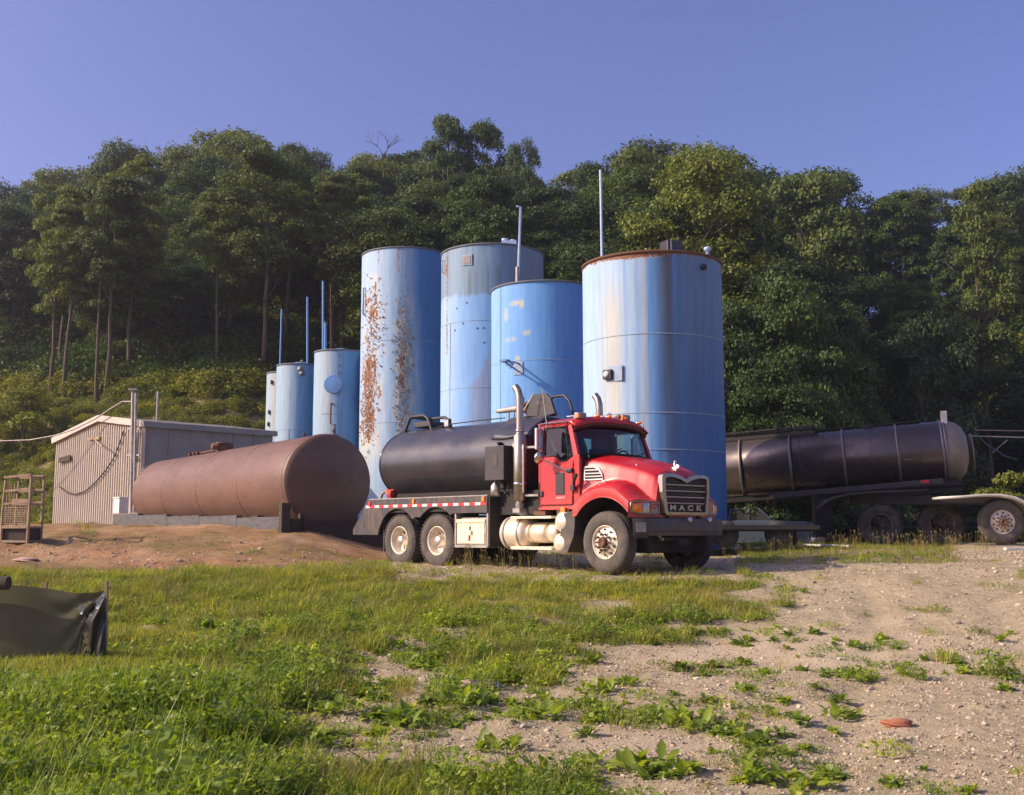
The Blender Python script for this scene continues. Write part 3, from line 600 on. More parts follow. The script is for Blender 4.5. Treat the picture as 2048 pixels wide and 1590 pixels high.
for ri, (yr, sp, nm) in enumerate(rows):
    x = -.56*yr
    while x < .56*yr:
        spx = sp
        X0 = x+rr.uniform(-1.3, 1.3); Y0 = yr+rr.uniform(-2.2, 2.2)
        if X0 < -6: Y0 += 8-ri
        if Y0 < float(toe(np.array(X0)))+4 or (ri < 3 and X0 < -.475*Y0): 
            x += sp; continue
        z0 = gh(X0, Y0); px, _ = project(X0, Y0, z0); px = float(px); ysk = skyline(px)+rr.uniform(-14, 30)+(18 if ri < 5 else 0)
        ztop = at(px, ysk, Y0).z; Hm = ztop-z0
        if px < 760 and ri == 0: key = rr.choice(['tall', 'tall', 'tally', 'low'])
        elif px < 760 and ri == 1: key = rr.choice(['full', 'tall', 'full', 'low'])
        elif ri < 3: key = rr.choice(['full', 'full', 'round', 'low'])
        else: key = rr.choice(['full', 'round', 'round', 'full', 'tall' if px < 500 else 'full'])
        H0 = rr.uniform(12, 17) if key in ('tall', 'tally') else rr.uniform(5, 8) if key == 'low' else rr.uniform(9.5, 13.5)
        if px > 1680 and ri < 4: key = rr.choice(['tall', 'tall', 'full']); H0 = rr.uniform(11, 14)
        if ri >= 5: H0 = Hm
        H0 = min(H0, Hm)
        if 4 < H0 < 24:
            kind = {'tall': 'tall bare-trunked tree', 'tally': 'slim yellow-green tree', 'full': 'dark leafy tree', 'round': 'round green tree', 'low': 'low bushy tree'}[key]
            o = tree(key, X0, Y0, H0, rr.uniform(0, 6.28), '', 'hillside trees '+zone(px), fat=rr.uniform(.85, 1.2)*(1 if H0 > 11 else 1.15)); PLACED.append((px, kind+' in the '+nm+' row '+zone(px), o))
        x += sp*rr.uniform(.8, 1.15)
ORD = ['leftmost', 'second from left', 'third from left', 'fourth from left', 'fifth from left', 'sixth from left', 'seventh from left', 'eighth from left']
for lb in {p[1] for p in PLACED}:
    same = sorted((p for p in PLACED if p[1] == lb), key=lambda p: p[0])
    for i, p in enumerate(same): p[2]['label'] = lb if len(same) == 1 else lb+', '+(ORD[i] if i < len(same)-1 or i > 6 else 'rightmost')
# trees singled out in the photograph
def special(key, px, pytop, Y0, label, fat=1., name='broadleaf_tree', var=None, rz=0, cat='tree', group=None):
    X0 = (px-CX)/F*Y0; z0 = gh(X0, Y0); H = at(px, pytop, Y0*math.cos(TILT)+0).z-z0
    return tree(key, X0, Y0, max(H, 1), rz, label, group, fat, name, var, cat)
special('full', 885, 205, 92, 'tallest tree on the skyline with an open crown above the rusty tank', .62, rz=1)
special('full', 968, 232, 93, 'second tall tree on the skyline just right of the tallest one', .6, rz=2)
special('full', 1046, 262, 90, 'narrow skyline tree at the right of the tall pair', .42, rz=3)
special('round', 1275, 282, 88, 'domed tree on the skyline right of the tall white vent pole', .7, rz=4)
special('round', 1440, 284, 72, 'broad domed tree rising behind the widest tank', 1.05, rz=5)
special('round', 1400, 300, 66, 'large leafy crown directly behind the right side of the widest tank', .95, rz=.5)
special('round', 1620, 318, 84, 'domed dark tree on the skyline above the tank trailer', .8, rz=6)
special('tall', 1985, 332, 74, 'thin dark-trunked tree near the right edge of the skyline', .6, rz=.3)
special('tally', 250, 285, 69, 'tall tree with a pale straight trunk behind the shed roof', .95, rz=1.5, var=0)
special('tall', 92, 345, 69, 'tall tree with a dark straight trunk at the far left', .9, rz=2.5, var=1)
special('tall', 187, 330, 67, 'tree with a slightly bent trunk left of the pale-trunked tree', .7, rz=3.5, var=2)
for (px, top, Y0, fat, lb) in ((1500, 560, 46, .62, 'bushy tree filling the gap right of the widest tank'), (1600, 520, 47, .66, 'sunlit bushy tree above the tank trailer'), (1690, 640, 49, .55, 'lower bushy tree behind the middle of the tank trailer'),
        (1540, 700, 41, .9, 'leafy shrub tree directly behind the rear of the tank trailer'), (1640, 760, 42, .8, 'leafy shrub close behind the trailer catwalk'), (1470, 760, 42, .8, 'leafy shrub beside the right edge of the widest tank'), (1860, 600, 60, .6, 'lone lit sapling in the dark hollow')):
    special('low', px, top, Y0, lb, fat, 'bushy_tree', rz=px)
for (px, top, Y0, fat, lb) in ((2020, 935, 33, 1.1, 'rounded bright green shrub beside the white fender at the right edge'), (1560, 985, 47, 1.5, 'yellow-green shrub seen beneath the tank trailer'), (1625, 1000, 46, 1.2, 'small lit shrub beneath the trailer behind the pickup'), (1480, 1000, 47, 1.2, 'shrub behind the cab of the parked pickup'),
        (1735, 838, 52, 1.0, 'small yellow-green shrub peeping over the tank trailer'), (1760, 1000, 50, 1.4, 'lit shrub seen between the trailer wheels'), (1330, 1000, 47, 1.4, 'shrub behind the widest tank'),
        (40, 770, 62, 1.3, 'yellow-green shrub on the open slope at the far left')):
    special('shrub', px, top, Y0, lb, fat, 'shrub', rz=px, cat='shrub')
# bare dead tree on the skyline
b = MB(); r_ = random.Random(4)
def twig(p, d, L, r, dep):
    q = p+d*L; b.tube([p, p.lerp(q, .5)+Vector((r_.uniform(-.1, .1), 0, r_.uniform(-.1, .1)))*L*.5, q], [r, r*.8, r*.55], 5, False)
    if dep: 
        for k in range(3): twig(p.lerp(q, r_.uniform(.5, 1)), (d+Vector((r_.uniform(-.8, .8), r_.uniform(-.5, .5), r_.uniform(-.1, .5)))).normalized(), L*.62, r*.5, dep-1)
X0 = (765-CX)/F*92; twig(Vector((0, 0, 0)), Vector((0, 0, 1)), 3.2, .09, 4)
o = b.build('dead_tree', M['bark']); o.scale = (.8, .8, .7); o.location = (X0, 90, at(765, 300, 90).z-2.4); tag(o, 'bare dead tree top poking above the green skyline', 'tree')
# trees out of frame to the left and right that the light passes through
for (x, y, h) in ():
    tree('tall' if x < 0 else 'full', x, y, h, x, 'woodland tree just outside the picture', 'trees outside the picture')
# undergrowth on the slope
up = []
for i in range(4): up.append(proto('u%02d' % i, np_mesh('u', *leafy(420, .85, .95, .15, 70+i, .65)), M['under' if i % 2 else 'leaf_c']))
for i in range(3): up.append(proto('u%02d' % (4+i), np_mesh('u', *leafy(420, 1.0, 1.0, .17, 80+i, .65)), M['leaf_b']))
x, y = rnd_pts(42000, -44, 50, 44, 118); t = y-toe(x); z = ground_h(x, y); px, py = project(x, y, z)
pr = np.where(t < -1, 0, np.where(y < 72, .85, .5)); k = (RNG.uniform(0, 1, len(x)) < pr) & (px > -150) & (px < 2200)
x, y, z, px, py, t = (q[k] for q in (x, y, z, px, py, t)); n = len(x)
idx = np.where((px < 620) & (py > 770), RNG.integers(0, 4, n), np.where(RNG.uniform(0, 1, n) < .25, RNG.integers(0, 4, n), RNG.integers(4, 7, n)))
sc = RNG.uniform(.5, 1.3, n)*np.where((px < 560) & (py > 800), .55, 1.1)*np.where((px > 1440) & (y < 60), 1.3, 1)*np.where(y > 80, 1.8, 1)
scatter('undergrowth', np.stack([x, y, z], 1), idx, np.stack([RNG.normal(0, .2, n), RNG.normal(0, .2, n), RNG.uniform(0, 6.28, n)], 1), sc, up, 'tangled undergrowth of low leafy plants covering the wooded slope', 'undergrowth')
# ------------------------------------------------------------------ storage tanks
def painted(name, rough=.58, rusty=True, scale=7.):
    m, nt, b = new_mat(name); vc = nt.nodes.new('ShaderNodeVertexColor'); vc.layer_name = 'paint'; vr = nt.nodes.new('ShaderNodeVertexColor'); vr.layer_name = 'rust'
    sp = nt.nodes.new('ShaderNodeSeparateColor'); nt.links.new(vr.outputs[0], sp.inputs[0])
    n1 = nnoise(nt, scale, 7, .7); n2 = nnoise(nt, 2.2, 5, .6, vec_scale=(5, 5, .35)); n3 = nnoise(nt, 30, 3, .6)
    col = mixc(nt, .22, vc.outputs[0], ramp(nt, n2, [(.3, .2), (.7, .8)]), 'OVERLAY')
    col = mixc(nt, .10, col, ramp(nt, n3, [(.3, .2), (.7, .8)]), 'OVERLAY')
    nfine = nnoise(nt, 17, 4, .7)
    th = math_(nt, 'SUBTRACT', math_(nt, 'ADD', sp.outputs[0], math_(nt, 'ADD', math_(nt, 'MULTIPLY', n1, .6), math_(nt, 'MULTIPLY', nfine, .9))), 1.22)
    rm = math_(nt, 'MULTIPLY', th, 14., True)
    rc = ramp(nt, n3, [(.3, (.05, .025, .018)), (.5, (.20, .075, .03)), (.7, (.38, .17, .07))])
    halo = math_(nt, 'MULTIPLY', math_(nt, 'ADD', th, .12), 5., True)
    col = mixc(nt, math_(nt, 'MULTIPLY', halo, .45), col, (.58, .40, .22))
    col = mixc(nt, rm, col, rc)
    nt.links.new(col, b.inputs['Base Color']); b.inputs['Roughness'].default_value = rough; b.inputs['Specular IOR Level'].default_value = .3
    big = nnoise(nt, .55, 2, .5)
    h = math_(nt, 'SUBTRACT', math_(nt, 'ADD', math_(nt, 'MULTIPLY', n2, .12), math_(nt, 'MULTIPLY', big, 1.2)), math_(nt, 'MULTIPLY', rm, .5))
    bump(nt, b, h, .55, .03)
    return m
M['tankpaint'] = painted('weathered_blue_tank_paint')
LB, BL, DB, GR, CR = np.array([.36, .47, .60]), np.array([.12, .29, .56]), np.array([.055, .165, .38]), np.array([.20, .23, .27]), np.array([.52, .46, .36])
DK = np.array([.085, .075, .075])
def lerp(a, b, t): t = np.asarray(t)[..., None]; return a*(1-t)+b*t
def gs(x, c, w): return np.exp(-((x-c)/w)**2)
def wedge(x, a, b, s=.03): return S((x-a)/s+.5)*(1-S((x-b)/s+.5))
def tank(name, px, Z, Rr, ytop, paintfn, label, seams=(), vseams=(), parts=None):
    """vertical tank whose axis stands at picture column px and depth Z; ytop = row of the front of the rim"""
    X0 = (px-CX)/F*Z; top = at(px, ytop, Z-Rr).z; zb = gh(X0, Z)-.25; H = top-zb
    base = math.atan2(-Z, -X0)                                      # bearing of the side that faces the road
    o = empty('storage_tank', (X0, Z, zb)); tag(o, label, 'tank', 'row of upright storage tanks')
    n, nz = 260, 150
    th = np.linspace(0, 2*np.pi, n, endpoint=False); hh = np.linspace(0, 1, nz+1)
    TH, HH = np.meshgrid(th, hh, indexing='ij')
    u = np.sin(TH); front = np.cos(TH) > 0                          # u: -1 left .. 1 right as seen from the road
    dent = .012*(fbm(TH*3, HH*9, int(Z))-.5)
    ang = base+TH; rr_ = Rr+dent
    v = np.stack([np.cos(ang)*rr_, np.sin(ang)*rr_, HH*H], -1).reshape(-1, 3)
    I, J = np.meshgrid(np.arange(n), np.arange(nz), indexing='ij'); a = I*(nz+1)+J; b = ((I+1) % n)*(nz+1)+J
    me = np_mesh('shell', v, np.stack([a, b, b+1, a+1], -1).reshape(-1, 4), True)
    t = 1-HH                                                        # 0 at the rim
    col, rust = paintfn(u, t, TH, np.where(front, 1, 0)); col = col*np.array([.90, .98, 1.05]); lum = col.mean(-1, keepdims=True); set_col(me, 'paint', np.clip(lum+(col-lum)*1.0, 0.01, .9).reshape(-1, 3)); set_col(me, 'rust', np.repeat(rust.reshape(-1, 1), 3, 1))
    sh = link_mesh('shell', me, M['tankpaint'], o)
    MB().lathe([(0, Rr-.01), (.22, .25), (.24, 0.)], (0, 0, H-.02), n=64).build('roof', M['bluepipe'], o)
    MB().lathe([(-.03, Rr), (-.03, Rr+.035), (.03, Rr+.035), (.03, Rr-.02), (-.03, Rr)], (0, 0, H), n=96).build('rim', M['rustiron'] if Rr == 1.785 else M['rimblue'], o)
    for s in seams: MB().lathe([(-.012, Rr+.003), (-.006, Rr+.011), (.006, Rr+.011), (.012, Rr+.003)], (0, 0, H*(1-s)), n=96).build('weld_seam', M['seam'], o)
    for (uu, t0, t1) in vseams:
        a = base+math.asin(uu); MB().beam(((Rr+.004)*math.cos(a), (Rr+.004)*math.sin(a), H*(1-t0)), ((Rr+.004)*math.cos(a), (Rr+.004)*math.sin(a), H*(1-t1)), .02, .02).build('weld_seam', M['seam'], o)
    def pt(uu, tt, out=0.):
        a = base+math.asin(max(-1, min(1, uu))); return Vector((math.cos(a)*(Rr+out), math.sin(a)*(Rr+out), H*(1-tt)))
    if parts: parts(o, pt, H, Rr, base)
    return o, pt, H, base
M['rimblue'] = basic('dark_rim', (.10, .13, .17), .6, 0, (.14, .08, .05), .7, 4)
M['seam'] = basic('weld_bead', (.24, .34, .46), .5, 0, (.2, .14, .1), .5, 6)
def streaks(TH, t, s, fx=14, fz=1.2): return fbm(TH*fx, t*fz, s, 4)
def paint4(u, t, TH, fr):
    n = streaks(TH, t, 3, 12, .7); n2 = streaks(TH, t, 8, 30, .9)
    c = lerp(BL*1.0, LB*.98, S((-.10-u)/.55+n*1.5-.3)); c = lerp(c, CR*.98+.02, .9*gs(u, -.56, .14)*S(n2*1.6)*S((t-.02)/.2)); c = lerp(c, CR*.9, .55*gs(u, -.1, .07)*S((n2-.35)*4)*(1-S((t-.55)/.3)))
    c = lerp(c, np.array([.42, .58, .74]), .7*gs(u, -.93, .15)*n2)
    c = lerp(c, GR*.7, S((u-.25)/.3)*.6*(1-S((t-.35)/.5)*.7)); c = lerp(c, DB*.8, S((u-.25)/.3)*S((t-.1)/.5)*.8)  # right half darkened to paint in its shade, over greyer stained paint
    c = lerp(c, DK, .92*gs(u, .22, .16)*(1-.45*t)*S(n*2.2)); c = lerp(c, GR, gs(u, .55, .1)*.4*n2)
    rust = .50*(1-S(t/.035))+.34*(1-S(t/.09))*gs(u, -.3, .5)+.3*gs(u, -.78, .015)*(1-S((t-.02)/.1))+.2*gs(u, -.06, .02)*(1-S((t-.1)/.1))
    return c, rust
def paint3(u, t, TH, fr):
    n = streaks(TH, t, 13, 5, 5); n2 = streaks(TH, t, 18, 22, 1)
    c = lerp(BL*np.array([1.1, 1.1, 1.12]), np.array([.30, .48, .70]), S((-.5-u)/.5)*.5+.15*n); c = lerp(c, np.array([.08, .22, .56]), S((u-.05)/.5)*.55)  # paler sun side and deeper blue shaded side put into the paint
    pk = np.maximum.reduce([gs(u, a, b)*gs(t, y, w) for a, y, b, w in ((-.42, .085, .05, .02), (-.7, .12, .05, .035), (-.62, .22, .12, .012), (-.33, .2, .08, .012), (-.5, .30, .05, .018), (-.55, .08, .13, .01))])
    c = lerp(c, np.array([.62, .50, .22]), S((pk-.35)*3)*S(n*1.6)*.75)
    c = lerp(c, LB, .5*gs(u, -.97, .12)*n2)
    return c, .42*(1-S(t/.012))
def paint2(u, t, TH, fr):
    n = streaks(TH, t, 23, 10, 2); n2 = streaks(TH, t, 28, 36, 1.); LV_ = np.array([.20, .36, .60])
    c = lerp(LV_, np.array([.36, .48, .60]), S((-.55-u)/.3)*.8)
    top = 1-S((t-.165-.03*(n-.5))/.012); c = lerp(c, np.array([.20, .27, .34])*(.75+.5*n2[..., None]), top*.9); c = lerp(c, np.array([.12, .14, .12]), top*S((n2-.52)*6)*.65*S((t-.05)/.06)*(u > -.6))
    edge = .02*np.sin(t*60)+.05*(n-.5)
    g1 = wedge(u, -.38+edge+.35*S((.50-t)/.14), 1.2, .16)*wedge(t, .30, .625, .05); c = lerp(c, np.array([.24, .27, .36]), g1*.85)
    g2 = wedge(u, -.32+edge, .35, .03)*wedge(t, .625, .92, .02); c = lerp(c, np.array([.18, .24, .24])*(.8+.5*n2[..., None]), g2*.85)
    c = lerp(c, GR*.9, S((u-.1)/.4)*.7)  # shade on the right side painted in as grey
    return c, .62*gs(u, -.84, .055)*(1-S((t-.36)/.04))*S(n2*1.8)+.38*(1-S(t/.008))+.3*gs(u, -.9, .05)*gs(t, .06, .05)
def paint1(u, t, TH, fr):
    n = streaks(TH, t, 33, 8, 3); n2 = streaks(TH, t, 38, 30, 1.5); cl = fbm(TH*12, t*22, 41, 4)
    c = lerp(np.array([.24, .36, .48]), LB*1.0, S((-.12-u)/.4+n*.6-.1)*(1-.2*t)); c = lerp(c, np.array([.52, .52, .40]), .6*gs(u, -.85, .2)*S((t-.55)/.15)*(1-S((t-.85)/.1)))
    c = lerp(c, np.array([.06, .19, .40]), S((u-.12-.15*S((t-.1)/.5)+.5*S((t-.72)/.2))/.25)*.9)  # shaded right side and a diagonal shadow low down painted in
    c = lerp(c, GR*1.05, .6*gs(u, -.0, .2)*wedge(t, .2, .68, .1)*S(cl*1.5))
    c = lerp(c, CR*1.15, S((cl-.50)*9)*.8*np.maximum(gs(u, -.72, .3)*wedge(t, .1, .74, .1), gs(u, -.0, .22)*wedge(t, .2, .7, .1)))
    r = .50*gs(u, -.76, .26)*wedge(t, .13, .70, .08)*(.5+.9*cl)+.13*gs(u, -.8, .2)*wedge(t, .4, .66, .1)
    r = np.maximum(r, .52*gs(u, -.02, .16)*wedge(t, .22, .66, .08)*(.4+.9*cl)); r = np.maximum(r, .5*gs(u, -.15, .07)*(1-S((t-.08)/.04))); r = np.maximum(r, .5*gs(u, -.6, .05)*(1-S((t-.05)/.03)))
    r = r+.3*gs(u, -.45, .6)*S((cl-.66)*8)*(t < .75)
    return c, r
def paintS(seed, warm=.3):
    def f(u, t, TH, fr):
        n = streaks(TH, t, seed, 10, 1.2); n2 = streaks(TH, t, seed+5, 26, 1.)
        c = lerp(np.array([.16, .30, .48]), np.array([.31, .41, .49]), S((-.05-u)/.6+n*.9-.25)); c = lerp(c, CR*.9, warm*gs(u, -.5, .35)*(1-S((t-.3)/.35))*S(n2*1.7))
        c = lerp(c, np.array([.08, .22, .40]), S((u-.15)/.3)*.85)  # lit left and shaded right put into the colour
        return c, .45*(1-S(t/.012))+.36*gs(u, -.3, .5)*(1-S((t-.25)/.1))*S((n2-.5)*4)
    return f
def vent(o, p, h, r, hook=0., mat='bluepipe', name='vent_pipe', lean=0.):
    q = Vector(p)+Vector((lean, 0, h)); pts = [Vector(p)-Vector((0, 0, .05)), q]
    if hook: pts += [q+Vector((-hook*.5, 0, .03)), q+Vector((-hook, 0, -.03))]
    MB().tube(pts, r, 10).build(name, M[mat], o)
def px_h(px, py, Z, o): p = at(px, py, Z); return Vector((p.x-o.location.x, p.y-o.location.y, p.z-o.location.z))
def vent_px(o, px, py0, py1, Z, r, mat='bluepipe', hook=0., name='vent_pipe', px1=None):
    a = px_h(px if px1 is None else px1, py1, Z, o); b = px_h(px, py0, Z, o); a = a-(b-a)*.12; pts = [a, b]
    if hook: pts += [b+Vector((hook, 0, .02))]
    MB().tube(pts, r, 10).build(name, M[mat], o)
def fit4(o, pt, H, Rr, base):
    vent_px(o, 1201, 340, 518, 28.2, .035, 'whiteblue', px1=1204)
    c = pt(-.60, .402, .0); a = base+math.asin(-.6); e = Euler((0, 0, a))
    MB().obox(pt(-.50, .40, .012), (.02, .40, .38), e).build('nameplate_frame', M['seam'], o)
    MB().obox(pt(-.60, .402, .05), (.09, .26, .24), e).build('gauge_box', M['black'], o, .02)
    MB().lathe([(0, .075), (.03, .075), (.04, .0)], pt(-.60, .402, .095), pt(-.6, .402, 1)-pt(-.6, .402), 20).build('gauge_dial', M['white'], o)
    q = Vector((px_h(1342, 496, 27.6, o))); MB().obox(q, (.45, .4, .32), (0, 0, .4)).build('roof_hatch', M['steelgrey'], o, .02)
    MB().beam(q+Vector((-.05, -.35, .15)), q+Vector((-.05, -.42, -.75)), .02, .02).build('gauge_rod', M['galv'], o)
    q = px_h(1415, 503, 27.9, o); MB().lathe([(-.2, .05), (.02, .05), (.03, .09), (.1, .1), (.14, .0)], q, n=12).build('relief_valve', M['whiteblue'], o)
    q = px_h(1408, 534, 26.3, o); MB().lathe([(-.1, .05), (.0, .08), (.02, 0)], q, (0, -1, 0), 10).build('nozzle', M['black'], o)
M['whiteblue'] = basic('pale_blue_pipe', (.42, .52, .66), .5, 0, (.25, .3, .4), .4, 5)
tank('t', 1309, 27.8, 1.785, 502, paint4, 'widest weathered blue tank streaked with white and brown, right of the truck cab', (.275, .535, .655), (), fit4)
def fit3(o, pt, H, Rr, base):
    vent_px(o, 1041, 414, 572, 37.6, .05, 'whiteblue', -.16, px1=1036); q = px_h(1035, 548, 37.6, o); MB().cyl(q+Vector((0, 0, -.6)), q+Vector((0, 0, .25)), .075, .075, 10).build('pipe_sleeve', M['galv'], o)
    d = pt(-.48, .335, 1)-pt(-.48, .335, 0); a = base+math.asin(-.48); p = pt(-.48, .335, .01)
    MB().obox(p, (.02, .34, .42), (0, 0, a)).build('bracket_plate', M['seam'], o)
    b = MB(); side = Vector((-d.y, d.x, 0)); b.beam(p+Vector((0, 0, .16)), p+d*.95+Vector((0, 0, .16)), .05, .04)
    b.beam(p+Vector((0, 0, -.10)), p+d*.95+Vector((0, 0, .12)), .04, .04); b.beam(p+d*.55+side*-.1+Vector((0, 0, .14)), p+d*.55+side*.1+Vector((0, 0, .0)), .04, .22); b.obox(p+d*.85+Vector((0, 0, .13)), (.25, .25, .06), (0, 0, a)); b.build('sampling_bracket', M['bluepipe'], o)
    MB().obox(pt(.93, .40, .02), (.04, .05, .35), (0, 0, base+math.asin(.93))).build('handle', M['greymetal'], o)
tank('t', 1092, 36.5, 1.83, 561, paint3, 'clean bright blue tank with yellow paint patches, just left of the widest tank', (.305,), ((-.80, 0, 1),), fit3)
def fit2(o, pt, H, Rr, base):
    a = base+math.asin(-.47); MB().obox(pt(-.47, .052, .015), (.03, .40, .40), (0, 0, a)).build('hatch_frame', M['seam'], o); MB().obox(pt(-.47, .052, .03), (.035, .30, .30), (0, 0, a)).build('hatch_door', M['greymetal'], o)
    q = px_h(1018, 488, 40.2, o); b = MB(); b.obox(q, (.55, .5, .16)); b.cyl(q+Vector((-.15, 0, 0)), q+Vector((-.15, 0, .2)), .13); b.cyl(q+Vector((.15, 0, 0)), q+Vector((.15, 0, .16)), .1); b.build('roof_hatch', M['whiteblue'], o)
    MB().tube([pt(-.93, .03, .0), pt(-.93, .035, .09), pt(-.92, .075, .09), pt(-.92, .08, 0)], .02, 8).build('lifting_lug', M['galv'], o)
    for (uu, tt) in ((-.48, .20), (-.55, .27), (-.70, .29), (-.28, .29), (-.16, .29), (-.15, .34), (-.67, .215)): MB().lathe([(0, .035), (.02, .02), (.025, 0)], pt(uu, tt, 0), pt(uu, tt, 1)-pt(uu, tt), 8).build('plug', M['dark'], o)
tank('t', 984, 41, 1.95, 487, paint2, 'tall grey-topped lavender blue tank with a square hatch, right of the rusty tank', (.262, .49), ((-.79, .262, 1), ), fit2)
def flake_mesh(pt, H, n, cols, seed):
    r = random.Random(seed); b = MB()
    while n:
        uc, tc, us, ts = r.choice(cols); u = r.gauss(uc, us); t = r.gauss(tc, ts)
        if abs(u) > .97 or not .02 < t < .76: continue
        n -= 1; p = pt(u, t, .006); d = (pt(u, t, 1)-pt(u, t)).normalized(); s = Vector((-d.y, d.x, 0)); up = Vector((0, 0, 1)); w = r.uniform(.02, .09); h = r.uniform(.03, .16); tl = r.uniform(-.9, .9)
        a = s*math.cos(tl)+up*math.sin(tl); c = up*math.cos(tl)-s*math.sin(tl); cu = r.uniform(.02, .07)
        vs = [p-a*w*.5, p+a*w*.5, p-a*w*.45+c*h*.5+d*cu*.3, p+a*w*.4+c*h*.5+d*cu*.3, p-a*w*.2+c*h+d*cu, p+a*w*.3+c*h*.9+d*cu]
        b.add(vs, [(0, 1, 3, 2), (2, 3, 5, 4)])
    return b
def fit1(o, pt, H, Rr, base):
    b = MB(); b.tube([pt(-.90, .13, 0), pt(-.90, .132, .08), pt(-.90, .225, .08), pt(-.90, .23, 0)], .035, 8); b.build('grab_bar', M['bluepipe'], o)
    q = flake_mesh(pt, H, 520, [(-.78, .5, .11, .11), (-.70, .28, .12, .08), (-.85, .6, .08, .06)], 1).build('peeling_paint', M['flake'], o); q['kind'] = 'stuff'
    q = flake_mesh(pt, H, 420, [(-.10, .35, .07, .08), (.06, .42, .07, .10), (-.04, .55, .07, .06)], 2).build('peeling_paint', M['flake2'], o); q['kind'] = 'stuff'
M['flake'] = basic('flaked_paint_rusty', (.36, .22, .14), .8, 0, (.14, .06, .03), .9, 9); M['flake2'] = basic('flaked_paint_grey', (.30, .32, .33), .55, 0, (.14, .09, .06), .9, 6)
tank('t', 806, 46, 1.85, 494, paint1, 'tall blue-white tank covered in rust and peeling paint, left of the other big tanks', (.33, .62), (), fit1)
def fit5(o, pt, H, Rr, base):
    vent_px(o, 646, 562, 712, 47.2, .045, 'bluepipe'); vent_px(o, 650.5, 645, 712, 47.5, .06, 'bluepipe'); vent_px(o, 661, 568, 705, 47, .02, 'rustiron', name='thin_rod')
    d = pt(-.22, .3, 1)-pt(-.22, .3); p = pt(-.22, 1.5/H, 0)
    MB().lathe([(-.02, .36), (.10, .36), (.10, .40), (.14, .40), (.15, .36), (.155, 0)], p, d, 32).build('manway_cover', M['bluepipe'], o)
    b = MB(); s = Vector((-d.y, d.x, 0)); 
    for k in range(16): a = k*math.pi/8; b.lathe([(.13, .018), (.17, .018), (.175, 0)], p+(s*math.cos(a)+Vector((0, 0, 1))*math.sin(a))*.38, d, 6)
    b.build('manway_bolts', M['galv'], o)
    for tt in (.03, .085, .125):
        b = MB(); b.beam(pt(-.02, tt, 0), pt(-.02, tt, .28), .035, .035); b.beam(pt(-.02, tt+.012, 0), pt(-.02, tt, .28), .03, .03); b.build('ladder_bracket', M['greymetal'], o)
    b = MB(); b.tube([pt(-.22, 2.35/H, 0), pt(-.22, 2.35/H, .45), pt(-.22, 2.38/H, .45), pt(-.22, 3.2/H, .45), pt(-.1, 3.25/H, .45), pt(-.1, 3.8/H, .45)], .035, 8); b.beam(pt(-.45, 2.8/H, .45), pt(-.0, 2.8/H, .45), .02, .02); b.build('pipework', M['rustiron'], o)
    for uu, tt in ((-.93, 3.55/H), (-.12, 3.45/H)):
        b = MB(); q = pt(uu, tt+.035, .45); b.cyl(q, q+Vector((0, 0, .3)), .05); b.lathe([(0, .17), (.05, .19), (.08, .17)], q+Vector((0, 0, -.02)), n=14); b.lathe([(0, .1), (.03, .1)], q+Vector((0, 0, .2)), n=10); b.cyl(q+Vector((0, 0, -1.2)), q, .08); b.build('valve', M['rustiron'], o)
tank('t', 676, 47, 1.10, 699, paintS(51, .3), 'short blue tank with a round bolted manway lid, beside the rusty tall tank', (), (), fit5)
def fit6(o, pt, H, Rr, base):
    vent_px(o, 615, 594, 735, 50, .048, 'bluepipe'); vent_px(o, 563.5, 618, 735, 50.3, .04, 'bluepipe', px1=560)
    for tt in (.035, .06): MB().lathe([(-.1, .1), (.14, .1), (.15, .13), (.2, .0)], pt(-.02+(tt-.03)*3, tt, 0), (pt(0, .1, 1)-pt(0, .1)), 12).build('nozzle', M['greymetal'], o)
    MB().tube([pt(.05, -.0, -.1), pt(.05, -.02, 0)], .05, 8).build('roof_fitting', M['galv'], o)
    q = pt(-.05, .5, .05); b = MB(); b.obox(q, (.14, .14, .2)); b.tube([q, q+Vector((0, 0, .25))], .02, 6); b.build('valve', M['rustiron'], o)
tank('t', 596, 50, 1.065, 727, paintS(61, .15), 'short pale blue tank with two vent pipes, second from the left', (.40,), ((-.4, .40, 1),), fit6)
def fit7(o, pt, H, Rr, base):
    for (uu, tt) in ((-.72, .07), (-.80, .27), (-.82, .35)): MB().obox(pt(uu, tt, .05), (.07, .07, .2), (0, 0, 1)).build('lug', M['dark'], o)
tank('t', 571, 53, 1.0, 743, paintS(71, .9), 'leftmost short tank, tan and blue, mostly hidden behind its neighbour', (), (), fit7)

# ------------------------------------------------------------------ brown horizontal tank in its walled pad
AX = Vector((-.574, .819, 0)); NN = Vector((-.819, -.574, 0)); P0 = Vector((-4.45, 26.5, 3.20))
RB, LBt = 1.15, 12.2
o = empty('fuel_tank', (P0.x, P0.y, P0.z-RB)); tag(o, 'long brown horizontal tank lying in a walled pad in front of the shed', 'tank')
prof = [(-.16, 0), (-.155, .35), (-.13, .7), (-.07, 1.0), (-.03, RB-.02), (.02, RB)]+[(k*LBt/12, RB) for k in range(1, 12)]+[(LBt, RB), (LBt+.14, RB-.05), (LBt+.3, RB-.22), (LBt+.42, RB-.5), (LBt+.5, .4), (LBt+.52, 0)]
MB().lathe(prof, (0, 0, RB), AX, 96).build('shell', M['brown'], o)
def bt(s, a, r=RB): return AX*s+NN*math.sin(a)*r+Vector((0, 0, RB+math.cos(a)*r))
b = MB(); 
for s in (.12, 3.0, 6.1, 9.2, 12.1): b.lathe([(-.03, RB+.001), (-.02, RB+.012), (.02, RB+.012), (.03, RB+.001)], AX*s+Vector((0, 0, RB)), AX, 96)
b.build('weld_seam', M['brown'], o)
